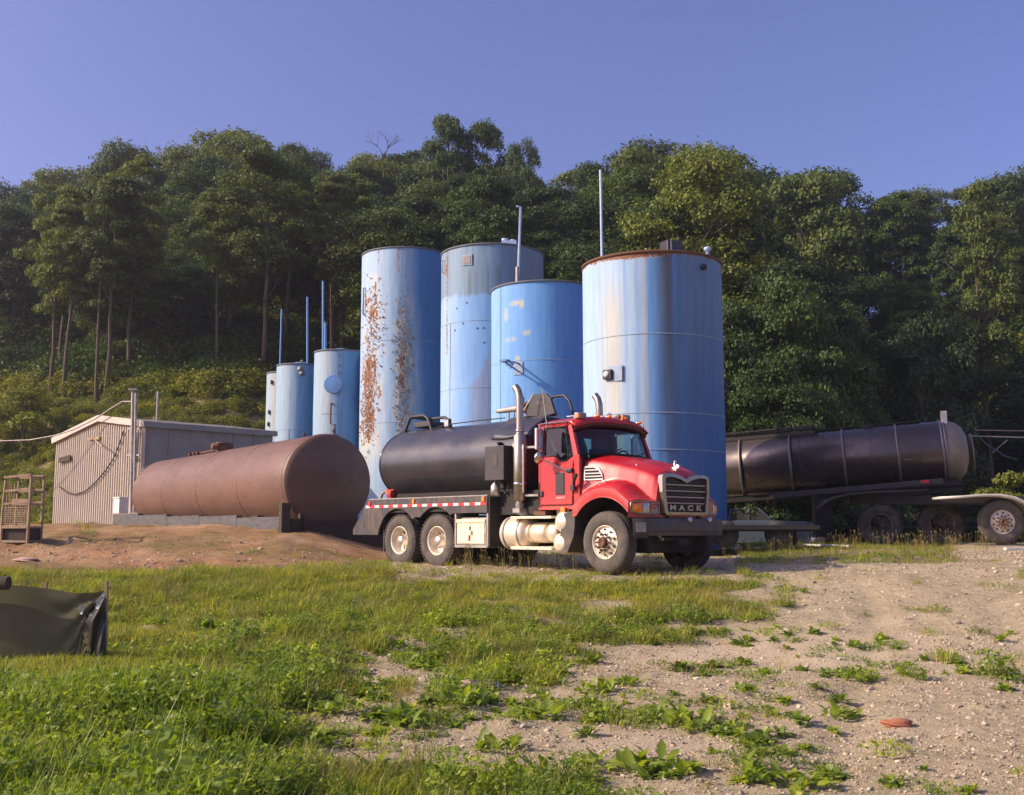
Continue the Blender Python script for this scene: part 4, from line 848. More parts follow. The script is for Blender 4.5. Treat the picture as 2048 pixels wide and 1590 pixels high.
q = bt(7.2, 0); b = MB(); b.lathe([(-.05, .14), (.22, .14), (.22, .2), (.27, .2), (.27, 0)], q, n=16); b.lathe([(0, .09), (.32, .1), (.32, 0)], q+Vector((0, 0, .14)), NN, 12); b.lathe([(0, .16), (.3, .16), (.3, 0)], q+Vector((0, 0, .10)), -NN+AX*-.4, 12); b.build('vent_fitting', M['brownmetal'], o)
b = MB(); 
for s in (10.2, 9.8, 9.5): b.cyl(bt(s, -.1, RB-.05), bt(s, -.1, RB+.16), .04); b.cyl(bt(s, -.1, RB+.10)-NN*.12, bt(s, -.1, RB+.10)+NN*.12, .05)
b.tube([bt(10.4, -.1, RB+.1), bt(8.0, -.1, RB+.12), bt(7.9, -.1, RB)], .03, 8); b.build('pipework', M['rustiron'], o)
for s in (2.2, 9.6): MB().obox(AX*s+Vector((0, 0, .1)), (.4, 1.9, .5), (0, 0, math.atan2(AX.y, AX.x))).build('saddle', M['darkwood'], o)
# pad walls, one plank tall, as a thing of its own
w = empty('containment_wall', (P0.x, P0.y, 0)); tag(w, 'low grey containment wall with a dark corner post around the brown tank', 'wall')
ZT = 2.34
def wall_seg(a, b_, zt, zb, th, name, mat, dz=0):
    a = Vector(a); b_ = Vector(b_); m_ = MB(); d = (b_-a).normalized(); n = Vector((-d.y, d.x, 0))*th/2
    vs = [a-n, a+n, b_+n, b_-n]; m_.add([Vector((p.x, p.y, z)) for z in (zb, zt) for p in vs], [(0, 1, 2, 3), (7, 6, 5, 4), (0, 1, 5, 4), (1, 2, 6, 5), (2, 3, 7, 6), (3, 0, 4, 7)]); return m_.build(name, M[mat], w, .012)
A0 = NN*1.34-AX*.55; 
for k in range(5):                                              # cast sections with open joints
    s0, s1 = k*2.76, k*2.76+2.745; wall_seg(A0+AX*s0, A0+AX*s1, ZT+.052*k+.012*math.sin(k*2.1), 1.2, .16, 'wall_section', 'concrete')
for k in range(4):                                              # dark timber end, boards stacked
    wall_seg(A0+Vector((0, 0, 0))-NN*.12-AX*.02, A0-NN*2.75-AX*.02, ZT-.04-k*.16, ZT-.04-k*.16-.158-(.8 if k == 3 else 0), .12, 'board', 'darkwood')
m_ = MB(); q = A0-AX*.10+NN*.03; m_.obox(q+Vector((0, 0, 2.05)), (.18, .22, 1.2), (0, 0, math.atan2(AX.y, AX.x))); m_.build('corner_post', M['darkwood'], w, .01)
m_ = MB(); q = A0-AX*.02+NN*.0-NN*.42; m_.obox(q+Vector((0, 0, 2.1)), (.12, .12, .62), (0, 0, math.atan2(AX.y, AX.x))); m_.build('corner_post', M['darkwood'], w, .01)

# ------------------------------------------------------------------ shed
CR_ = Vector((-13.45, 40.0, 0)); GA = Vector((-.72, .694, 0)); SB = Vector((.694, .72, 0)); GL, SLn = 7.4, 5.5
zf = 1.6
sh = empty('metal_shed', (CR_.x, CR_.y, zf)); tag(sh, 'beige corrugated metal shed with a low gable roof behind the brown tank', 'shed')
E0, PK, LE = 5.98-zf, 6.42-zf, 5.80-zf
PKs = 3.5
def zroof(s): return E0+(PK-E0)*s/PKs if s < PKs else PK+(LE-PK)*(s-PKs)/(GL-PKs)
# corrugated gable wall: each sheet a part, its ribs folded into it
nsheet = 8
for k in range(nsheet):
    s0, s1 = GL*k/nsheet, GL*(k+1)/nsheet; m_ = MB(); vs = []; fs = []; s = s0; prof = []
    nr = 5; pw = (s1-s0)/nr
    for j in range(nr):
        a = s0+j*pw; prof += [(a, 0), (a+pw*.52, 0), (a+pw*.60, .055), (a+pw*.92, .055)]
    prof.append((s1-.004, 0))
    for (a, d) in prof: p = GA*a-SB*d; vs += [(p.x, p.y, -.6), (p.x, p.y, zroof(a)-.06)]
    fs = [(2*i, 2*i+2, 2*i+3, 2*i+1) for i in range(len(prof)-1)]; m_.add(vs, fs); m_.build('wall_sheet', M['beige'], sh)
for k in range(6):                                              # grey side wall, wide flat pans
    s0, s1 = SLn*k/6, SLn*(k+1)/6; m_ = MB(); prof = [(s0, 0), (s0+.03, .035), (s0+.07, .035), (s0+.10, 0), (s1-.003, 0)]
    vs = []
    for (a, d) in prof: p = SB*a-GA*d; vs += [(p.x, p.y, -.6), (p.x, p.y, E0-.05)]
    m_.add(vs, [(2*i, 2*i+2, 2*i+3, 2*i+1) for i in range(len(prof)-1)]); m_.build('wall_panel', M['greymetal'], sh)
m_ = MB(); b0 = SB*SLn
m_.add([GA*0+b0, GA*GL+b0, GA*GL+b0+Vector((0, 0, LE-.1)), GA*PKs+b0+Vector((0, 0, PK-.1)), b0+Vector((0, 0, E0-.1))], [(0, 1, 2, 3, 4)]); m_.add([GA*GL, GA*GL+b0, GA*GL+b0+Vector((0, 0, LE-.1)), GA*GL+Vector((0, 0, LE-.1))], [(0, 1, 2, 3)])
m_.build('rear_wall', M['greymetal'], sh)
for (a, za, c, zc) in ((-.12, E0-.02, PKs, PK), (PKs, PK, GL+.18, LE-.03)):
    m_ = MB(); q = [GA*a-SB*.14+Vector((0, 0, za)), GA*c-SB*.14+Vector((0, 0, zc)), GA*c+SB*(SLn+.1)+Vector((0, 0, zc)), GA*a+SB*(SLn+.1)+Vector((0, 0, za))]
    m_.add([p for p in q]+[p+Vector((0, 0, .05)) for p in q], [(0, 1, 2, 3), (7, 6, 5, 4), (0, 1, 5, 4), (1, 2, 6, 5), (2, 3, 7, 6), (3, 0, 4, 7)]); m_.build('roof', M['greymetal'], sh)
    MB().beam(GA*a-SB*.16+Vector((0, 0, za-.05)), GA*c-SB*.16+Vector((0, 0, zc-.05)), .05, .24).build('fascia', M['trim'], sh)
MB().beam(-GA*.13-SB*.16+Vector((0, 0, E0-.08)), -GA*.13+SB*(SLn+.1)+Vector((0, 0, E0-.08)), .12, .2).build('gutter', M['greymetal'], sh)
MB().beam(-GA*.0-SB*.04+Vector((0, 0, -.6)), -SB*.04+Vector((0, 0, E0-.16)), .12, .12).build('corner_trim', M['trim'], sh)
def gw(px, py, off=.1):
    """point on the gable wall plane seen at a picture point, in shed coordinates"""
    r = ray(px, py); n = SB; k = ((CR_-SB*off)-Vector((0, 0, CZ))).dot(n)/Vector((r.x, r.y, 0)).dot(n); p = Vector((r.x*k, r.y*k, CZ+r.z*k)); return p-Vector((CR_.x, CR_.y, zf))
m_ = MB(); m_.beam(gw(178, 877), gw(200, 876), .1, .12); m_.beam(gw(190, 880), gw(205, 893, .5), .05, .05); m_.build('wall_lamp', M['cage'], sh)
MB().beam(gw(118, 921, .14), gw(141, 915, .14), .06, .2).build('dark_bracket', M['darkwood'], sh)
m_ = MB(); pts = [gw(*p, .12) for p in ((247, 862), (240, 885), (228, 915), (212, 940), (190, 966), (170, 983), (150, 989), (135, 985), (118, 973))]; m_.tube(pts, .025, 6); m_.build('dark_curve', M['dark'], sh)  # thin dark curve standing off the gable wall
for (pa, r_) in (((266, 780), .06), ((272, 786), .045)):
    m_ = MB(); m_.cyl(gw(pa[0]-4, 1025, .35), gw(pa[0], pa[1], .35), r_, n=10); m_.build('conduit_mast', M['galv'], sh)
MB().obox(gw(266, 779, .35), (.32, .2, .06)).build('weather_head', M['galv'], sh)
for yy in (857, 910): MB().beam(gw(256, yy, .3), gw(280, yy, .3), .06, .06).build('mast_clamp', M['galv'], sh)
MB().obox(gw(272, 895, .3), (.16, .14, 1.1)).build('meter_box', M['galv'], sh)
bx = empty('utility_box', (0, 0, 0)); p = at(240, 1027, 38.2); bx.location = p; tag(bx, 'white box standing on the grey wall at the left end of the brown tank', 'box')
MB().obox((0, 0, .26), (.42, .3, .52), (0, 0, -.76)).build('case', M['white'], bx, .01); MB().obox((0, 0, .54), (.48, .36, .05), (0, 0, -.76)).build('lid', M['white'], bx, .01)
p = at(312, 900, 43.5); a = at(316, 783, 43.5); pl = MB().cyl((0, 0, 0), a-Vector((p.x, p.y, gh(p.x, p.y)-.3)), .05, .04, 10).build('vent_mast', M['galv']); pl.location = (p.x, p.y, gh(p.x, p.y)-.3); tag(pl, 'thin second mast rising behind the shed roof', 'mast')
# service cable sagging away to the left from the mast
m_ = MB(); a = at(263, 803, 40); pts = []
for (px, py, Z) in ((263, 803, 40), (245, 803, 40.5), (225, 815, 41), (190, 838, 42), (150, 858, 42.5), (110, 871, 43), (60, 880, 43.5), (0, 882, 44), (-120, 872, 45), (-300, 840, 46)): pts.append(at(px, py, Z))
m_.tube(pts, .026, 6); c = m_.build('service_cable', M['galv']); tag(c, 'grey service cable sagging from the shed mast to the left', 'cable')
# ------------------------------------------------------------------ the red tanker truck (local x forward, y to its left, z up)
T = empty('tanker_truck', (2.465, 19.72, 1.27), math.atan2(-.731, .682)); tag(T, 'red truck with a black tank body and a chrome grille parked on the grass', 'truck')
def P(name, mb, mat, bevel=0, parent=None, **k): return mb.build(name, M[mat] if isinstance(mat, str) else mat, parent or T, bevel, **k)
# chassis
b = MB(); b.box(-7.2, .75, -.48, -.38, .72, 1.0); b.box(-7.2, .75, .38, .48, .72, 1.0)
for x in (-7.1, -5.2, -3.6, -1.5, .5): b.box(x, x+.12, -.38, .38, .76, .96)
b.box(-.1, .06, -.95, .95, .45, .6); b.box(-5.9, -5.7, -.9, .9, .43, .66); b.box(-4.67, -4.47, -.9, .9, .43, .66)
b.cyl((-4.5, 0, .6), (-1.0, 0, .85), .06); b.box(-.75, .66, -.5, .5, .55, 1.3); b.box(-.05, .05, -.9, .9, .5, .62); b.lathe([(-.25, 0), (-.2, .2), (0, .26), (.2, .2), (.25, 0)], (-5.8, 0, .55), (1, 0, 0), 16); P('chassis_frame', b, 'dark')
b = MB(); b.box(-.60, .58, -.72, .72, .36, .68); P('underbody_shade_block', b, 'dark', .05)  # dark block added to stand in for deep shade under the nose
# wheels: built round the hub, outer face towards -y
def wheel(rear):
    w = empty('rear_wheel' if rear else 'front_wheel', (0, 0, 0), 0, T); W = .28
    prof = [(.035, .285), (.012, .31), (-.004, .36), (-.012, .42), (.0, .475), (.022, .51), (.045, .528), (.085, .532), (.088, .520), (.10, .520), (.103, .536), (.135, .538), (.138, .523), (.15, .523), (.153, .536), (.185, .536), (.188, .52), (.20, .52), (.203, .532), (.24, .528), (.262, .51), (W, .46), (W+.01, .38), (W-.03, .285)]
    b = MB(); b.lathe(prof, (0, 0, 0), (0, 1, 0), 64, caps=False)
    if rear:
        for k in range(44):
            a = k*2*math.pi/44; c = Vector((math.cos(a)*.533, 0, math.sin(a)*.533))
            for yy in (.05, .235): b.obox(c+Vector((0, yy, 0)), (.022, .07, .05), (0, -a, 0))
    b.build('tyre', M['dustrubber'], w)
    if not rear:
        b = MB(); b.lathe([(.06, .287), (.015, .292), (.008, .283), (.02, .272), (.05, .262), (.05, .235), (.015, .20), (.008, .165), (.0, .14), (-.01, .135), (-.012, .10), (-.012, 0)], (0, 0, 0), (0, 1, 0), 48); b.build('rim', M['wheel'], w)
        b = MB()
        for k in range(10):
            a = (k+.5)*2*math.pi/10; c = Vector((math.cos(a)*.218, .026, math.sin(a)*.218)); b.lathe([(0, .022), (-.014, .022), (-.0145, 0)], c, (0, 1, 0), 12)
        b.build('hand_holes', M['dark'], w)
        b = MB()
        for k in range(10):
            a = k*2*math.pi/10; c = Vector((math.cos(a)*.135, -.012, math.sin(a)*.135)); b.lathe([(0, .017), (-.05, .017), (-.055, .008)], c, (0, 1, 0), 6); b.beam(c+Vector((0, -.02, 0)), Vector((math.cos(a)*.175, -.02, math.sin(a)*.175)), .03, .02)
        b.build('lug_nuts', M['rustiron'], w)
        b = MB(); b.lathe([(.0, .098), (-.06, .092), (-.085, .075), (-.088, .05), (-.08, .045), (-.08, 0)], (0, 0, 0), (0, 1, 0), 24); b.build('hub', M['rustiron'], w)
    else:
        b = MB(); b.lathe([(.06, .29), (.02, .295), (.01, .287), (.025, .272), (.05, .255), (.12, .245), (.17, .235), (.20, .21), (.205, .15), (.205, .0)], (0, 0, 0), (0, 1, 0), 48, caps=False); b.build('rim', M['wheel'], w)
        b = MB()
        for k in range(8):
            a = (k+.5)*2*math.pi/8; c = Vector((math.cos(a)*.18, .203, math.sin(a)*.18)); b.lathe([(0, .026), (-.006, .026), (-.0065, 0)], c, (0, 1, 0), 12)
        b.build('hand_holes', M['dark'], w)
        b = MB(); b.lathe([(.20, .12), (.17, .115), (.16, .10), (.06, .095), (.03, .085), (.028, 0)], (0, 0, 0), (0, 1, 0), 24); b.build('hub', M['alu'], w)
        b = MB()
        for k in range(10):
            a = k*2*math.pi/10; c = Vector((math.cos(a)*.135, .195, math.sin(a)*.135)); b.lathe([(0, .016), (-.05, .016), (-.055, .008)], c, (0, 1, 0), 6)
        b.build('lug_nuts', M['alu'], w)
    return w
wf = wheel(False); wf.location = (-.01, -1.2, .545)
wr = wheel(True); wr.location = (-5.81, -1.2, .545)
inner = []
for (src, x, y, rz) in ((wf, -.01, 1.2, math.pi), (wr, -4.57, -1.2, 0), (wr, -5.81, 1.2, math.pi), (wr, -4.57, 1.2, math.pi)):
    c = copy_tree(src, T); c.location = (x, y, .545); c.rotation_euler = (0, 0, rz)
    if rz == 0: c.rotation_euler = (0, .35, 0)
    else:
        for ch in kids(c):
            if ch.name.startswith('tyre'): me = ch.data.copy(); me.materials.clear(); me.materials.append(M['rubber']); ch.data = me  # darker rubber on the far-side tyres stands in for shade
for x in (-5.81, -4.57):
    for y in (-.88, .60):
        b = MB(); b.lathe([(0, .29), (0, .48), (.03, .53), (.25, .53), (.28, .48), (.28, .29)], (x, y, .545), (0, 1, 0), 40); P('inner_tyre', b, 'rubber')
# flatbed deck with side skirt and wheel arches
def arc(cx, cz, r, a0, a1, n=14): return [(cx+r*math.cos(math.radians(a0+(a1-a0)*i/n)), cz+r*math.sin(math.radians(a0+(a1-a0)*i/n))) for i in range(n+1)]
b = MB(); b.box(-6.86, -3.0, -1.17, 1.17, 1.12, 1.39); P('deck', b, 'dark', .01)
sk = [(-6.86, 1.41), (-7.44, .78), (-7.44, .66), (-6.46, .66)]+arc(-5.84, .52, .69, 168, 42)+[(-5.22, 1.03)]+arc(-4.57, .50, .72, 134, 50)+[(-4.02, 1.09), (-3.0, 1.09), (-3.0, 1.41)]
for sy in (-1, 1):
    b = MB(); b.plate(sk, lambda u, v, t: (u, t, v), sy*1.175, sy*1.225); P('side_skirt', b, M['skirt'] if 'skirt' in M else 'black')
b = MB(); b.box(-7.46, -7.42, -1.15, 1.15, .66, .80); b.add([(-7.43, -1.17, .79), (-7.43, 1.17, .79), (-6.86, 1.17, 1.4), (-6.86, -1.17, 1.4)], [(0, 1, 2, 3)]); P('tail_slope', b, 'dark')
for sy in (-1, 1): b = MB(); b.box(-6.86, -3.0, sy*1.19-.03, sy*1.19+.03, 1.412, 1.43); P('deck_edge', b, 'galv')
# reflective tape, one piece after another
r_ = random.Random(2); n = 24; x0 = -6.97
for k in range(n):
    a = x0+k*(3.95/n); w_ = 3.95/n
    b = MB(); b.box(a, a+w_-.004, -1.231, -1.2255, 1.235, 1.29); o = P('reflector_strip', b, 'whitetape' if k % 2 == 0 else 'redlens')
for (x, z, mt) in ((-6.86, 1.32, 'redlens'), (-5.32, 1.345, 'orange'), (-3.14, 1.35, 'orange')): b = MB(); b.box(x, x+.08, -1.25, -1.226, z-.05, z+.05); P('side_marker', b, mt, .008)
b = MB(); b.lathe([(-.09, .05), (-.07, .075), (.05, .075), (.07, .10), (.09, .10), (.09, 0)], (-6.32, -1.03, 1.52), (1, 0, 0), 16); b.cyl((-6.32, -1.03, 1.43), (-6.32, -1.03, 1.62), .045); b.box(-6.48, -6.2, -1.06, -1.0, 1.60, 1.63); P('red_coupling', b, 'redpaint')
b = MB(); b.tube([(-6.75, -1.0, 1.42), (-6.68, -1.0, 1.55), (-6.55, -1.0, 1.6), (-6.42, -1.03, 1.53)], .03, 8); P('hose', b, 'cage')
for x in (-6.42,): b = MB(); b.box(x, x+.015, -1.15, -.55, .30, 1.0); P('mud_flap', b, 'black')
# tank body
b = MB(); TA, TB, TZ = .99, .79, 2.19
prof = [(-6.99, 0), (-6.98, .5), (-6.93, .85), (-6.88, .965), (-6.84, 1.0), (-6.80, 1.0)]+[(x, 1.0) for x in np.linspace(-6.5, -2.6, 9)]+[(-2.42, 1.0), (-2.38, .97), (-2.33, .8), (-2.30, 0)]
b.lathe(prof, (0, 0, TZ), (1, 0, 0), 96, sc=(TA, TB)); tk = P('tank_body', b, 'tankblack')
for x in (-6.80, -2.45): b = MB(); b.lathe([(-.02, 1.0), (-.015, 1.012), (.015, 1.012), (.02, 1.0)], (x, 0, TZ), (1, 0, 0), 96, sc=(TA, TB)); P('tank_band', b, 'tankblack')
b = MB(); b.box(-6.8, -2.5, -.62, -.5, 1.38, 1.55); b.box(-6.8, -2.5, .5, .62, 1.38, 1.55); P('tank_cradle', b, 'dark')
# crushed front shroud over the tank nose
b = MB(); b.grid(lambda u, v: (-3.25+u*1.15, -(TA+.02)*math.sin(.15+v*1.0)-.01, TZ+(TB+.03)*math.cos(.15+v*1.0)+.02*math.sin(u*7+v*9)), 10, 10); P('shroud', b, 'tankblack', solid=.012)
# roll-over hoops and hatches on top
def hoop(x0, x1, z0, z1, y, name='guard_hoop', r=.035, plate=True):
    b = MB(); b.tube([(x0, y, z0), (x0+.18, y, z1-.06), (x0+.25, y, z1), (x1-.28, y, z1), (x1-.14, y, z1-.07), (x1, y, z0)], r, 8); P(name, b, 'black')
hoop(-6.83, -5.86, 2.93, 3.27, -.3); hoop(-6.83, -5.86, 2.93, 3.27, .3)
b = MB(); b.box(-6.55, -6.0, -.28, .28, 3.02, 3.14); P('light_board', b, 'black', .02)
b = MB(); b.tube([(-6.83, -.3, 2.96), (-6.83, .3, 2.96)], .03, 8); b.tube([(-6.6, -.3, 3.26), (-6.6, .3, 3.26)], .03, 8); P('guard_crossbar', b, 'black')
b = MB(); b.box(-5.37, -5.2, -.36, -.28, 2.93, 3.13); P('work_lamp', b, 'black', .02); b = MB(); b.box(-5.35, -5.22, -.37, -.361, 2.97, 3.10); P('lamp_lens', b, 'lens')
b = MB(); b.tube([(-5.8, -.36, 2.93), (-5.3, -.36, 3.0), (-4.4, -.3, 3.02), (-3.6, -.2, 3.03)], .012, 6); P('air_line', b, 'dark')
b = MB(); b.plate([(-2.93, 3.0), (-2.78, 3.33), (-2.66, 3.42), (-2.36, 3.42), (-2.22, 3.3), (-2.08, 2.95)], lambda u, v, t: (u, t, v), -.28, -.22); P('guard_plate', b, 'black', .01)
b = MB(); b.tube([(-2.93, .25, 2.95), (-2.78, .25, 3.33), (-2.66, .25, 3.42), (-2.36, .25, 3.42), (-2.22, .25, 3.3), (-2.08, .25, 2.95)], .03, 8); P('guard_hoop', b, 'black')
b = MB(); b.box(-2.62, -2.36, -.286, -.281, 3.2, 3.28); P('faded_plate', b, 'steelgrey')
b = MB(); b.cyl((-3.9, -.1, 3.2), (-2.9, -.1, 3.22), .055, .075, 10); b.cyl((-3.98, -.1, 3.2), (-3.9, -.1, 3.2), .03, .05, 10); b.lathe([(-.02, .1), (.1, .14), (.14, .05)], (-3.05, -.1, 3.2), (1, 0, 0), 12)
for x in (-3.6, -3.45, -3.1): b.cyl((x, -.1, 2.96), (x, -.1, 3.2), .018)
P('boom_pipe', b, 'galv')
b = MB(); b.lathe([(0, .14), (.12, .14), (.13, .18), (.17, .18), (.2, .08), (.22, 0)], (-2.98, -.15, 3.1), n=14); b.cyl((-3.12, -.15, 3.28), (-3.12, -.15, 3.42), .02); b.cyl((-2.86, -.15, 3.28), (-2.9, -.15, 3.36), .03); P('top_valve', b, 'rustiron')
b = MB(); b.cyl((-2.9, -.6, 2.78), (-2.55, -.4, 3.42), .014); P('brace_rod', b, 'galv')
# hydraulic box, jug and hoses in front of the tank
b = MB(); b.box(-3.10, -2.56, -1.20, -.78, 1.70, 2.36); P('oil_box', b, 'black', .012)
b = MB(); b.box(-2.86, -2.74, -1.207, -1.2, 1.95, 2.2); P('worn_decal', b, 'steelgrey')
b = MB(); b.lathe([(0, .03), (.05, .03), (.05, .05), (.09, .05), (.09, 0)], (-2.9, -1.0, 2.36), n=12); P('filler_cap', b, 'dark')
b = MB(); b.lathe([(0, 0), (0, .085), (.17, .085), (.22, .05), (.26, .03), (.28, .03), (.28, 0)], (-2.93, -1.08, 1.42), n=16); P('jug', b, 'alu')
b = MB(); b.tube([(-2.8, -1.0, 1.7), (-2.78, -1.02, 1.55), (-2.7, -1.0, 1.45)], .03, 8); b.tube([(-2.66, -1.0, 1.7), (-2.6, -1.05, 1.5), (-2.45, -.9, 1.4)], .02, 8); b.box(-2.8, -2.7, -1.08, -.95, 1.55, 1.68); P('hoses', b, 'dark')
b = MB(); b.box(-3.0, -1.75, -1.0, 1.0, 1.05, 1.2); b.box(-2.95, -1.85, -.95, .95, 1.2, 1.5); b.box(-3.0, -2.95, -1.2, 1.2, .44, 1.4); P('pump_bay', b, 'dark')
b = MB(); b.box(-3.0, -1.9, -.92, -.62, .62, .9); P('battery_shelf', b, 'dark')
# tool box
b = MB(); b.box(-3.99, -3.0, -1.2, -.6, .42, .47); b.box(-3.99, -3.95, -1.2, -.6, .42, 1.09); b.box(-3.04, -3.0, -1.2, -.6, .42, 1.09); b.box(-3.95, -3.04, -1.1, -.62, .47, 1.0); P('toolbox_frame', b, 'galv')
b = MB(); b.box(-3.93, -3.08, -1.19, -1.1, .48, .96); tb = P('toolbox', b, 'cream', .01)
for (a, c) in ((-3.91, -3.515), (-3.505, -3.10)): b = MB(); b.box(a, c, -1.205, -1.19, .50, .89); o = P('toolbox_door', b, 'cream', .004)
b = MB(); b.box(-3.93, -3.08, -1.215, -1.19, .90, .97); P('toolbox_lid', b, 'cream', .008)
b = MB(); b.box(-3.54, -3.50, -1.213, -1.205, .76, .83); b.box(-3.56, -3.52, -1.213, -1.205, .55, .66); b.box(-3.47, -3.45, -1.22, -1.205, .66, .74); P('toolbox_latch', b, 'rustiron')
# exhaust stacks
for (y, ztop, xx) in ((-1.08, 3.42, -2.24), (1.0, 3.36, -2.1)):
    b = MB(); b.tube([(xx, y, 1.2), (xx, y, 3.16), (xx-.01, y, 3.28), (xx-.05, y, 3.39), (xx-.12, y, 3.47)], .072, 20, False); P('exhaust_pipe', b, 'stack')
    b = MB(); b.lathe([(1.30, .09), (1.32, .118), (2.52, .118), (2.55, .09), (2.58, .075)], (xx, y, 0), n=28); P('heat_shield', b, 'stack')
    for z in (2.60, 1.60): b = MB(); b.lathe([(0, .08 if z > 2.58 else .121), (.0, .085 if z > 2.58 else .128), (.04, .085 if z > 2.58 else .128), (.04, .08 if z > 2.58 else .121)], (xx, y, z), n=24); P('clamp_band', b, 'chrome')
    b = MB(); b.cyl((xx+.13, y-.03, 1.45), (xx+.13, y-.03, 2.35), .018); P('shield_rod', b, 'chrome')
    b = MB(); b.tube([(xx, y, 1.25), (xx, y, 1.12), (xx+.05, y*.85, 1.05)], .085, 14); b.box(xx-.09, xx+.09, y-.1, y+.1, 1.08, 1.16); P('exhaust_elbow', b, 'galv')
    for z in (2.3, 1.4): b = MB(); b.beam((xx, y, z), (-1.85, y*.9, z), .05, .04); P('stack_bracket', b, 'galv')
# fuel tank, steps and air tanks
for sy in (-1, 1):
    yc = sy*.88
    b = MB(); b.lathe([(-2.76, 0), (-2.75, .2), (-2.72, .28), (-2.68, .31), (-2.2, .315), (-2.14, .29), (-2.08, .22), (-2.06, 0)], (0, yc, .70), (1, 0, 0), 40); P('fuel_tank', b, 'fuel')
    for x in (-2.62, -2.24): b = MB(); b.lathe([(0, .316), (0, .325), (.04, .325), (.04, .316)], (x, yc, .70), (1, 0, 0), 40); P('tank_strap', b, 'galv')
    for (x0, x1) in ((-2.06, -1.98), (-1.96, -1.56), (-1.52, -1.26)): b = MB(); e = .03; b.lathe([(x0, 0), (x0, .15), (x0+e, .19), (x1-e, .19), (x1, .15), (x1, 0)], (0, yc-sy*-.05, .71), (1, 0, 0), 32); P('muffler_can', b, 'fuel')
    b = MB(); b.box(-2.36, -1.28, min(yc+sy*.1, yc+sy*.33), max(yc+sy*.1, yc+sy*.33), .965, 1.01); P('step_plate', b, 'cream', .006); b = MB(); b.box(-2.36, -1.28, min(yc+sy*.1, yc+sy*.33), max(yc+sy*.1, yc+sy*.33), .40, .455); P('step_plate', b, 'cream', .006)
    b = MB(); b.box(-2.3, -2.2, min(yc-.1*sy, yc+.25*sy), max(yc-.1*sy, yc+.25*sy), .45, .97) if False else b.box(-1.24, -1.2, min(yc-.3*sy, yc+.2*sy), max(yc-.3*sy, yc+.2*sy), .42, 1.0); P('step_bracket', b, 'dark')
    for (x, z) in ((-1.06, .90), (-1.10, .52)):
        b = MB(); b.lathe([(0, 0), (.01, .08), (.035, .14), (.07, .18), (.12, .195), (.7, .195), (.75, .1), (.76, 0)], (x, sy*1.22, z), (0, -sy, 0), 32); P('air_tank', b, 'fuel')
    b = MB(); b.box(-1.25, -.95, sy*1.0-.1, sy*1.0+.1, 1.05, 1.12); b.box(-1.9, -1.6, sy*.95-.1, sy*.95+.1, 1.03, 1.1); P('valve_block', b, 'rustiron')
    b = MB(); b.box(-1.12, -1.0, sy*1.12-.03, sy*1.12+.03, 1.08, 1.16); P('side_marker', b, 'orange', .01)
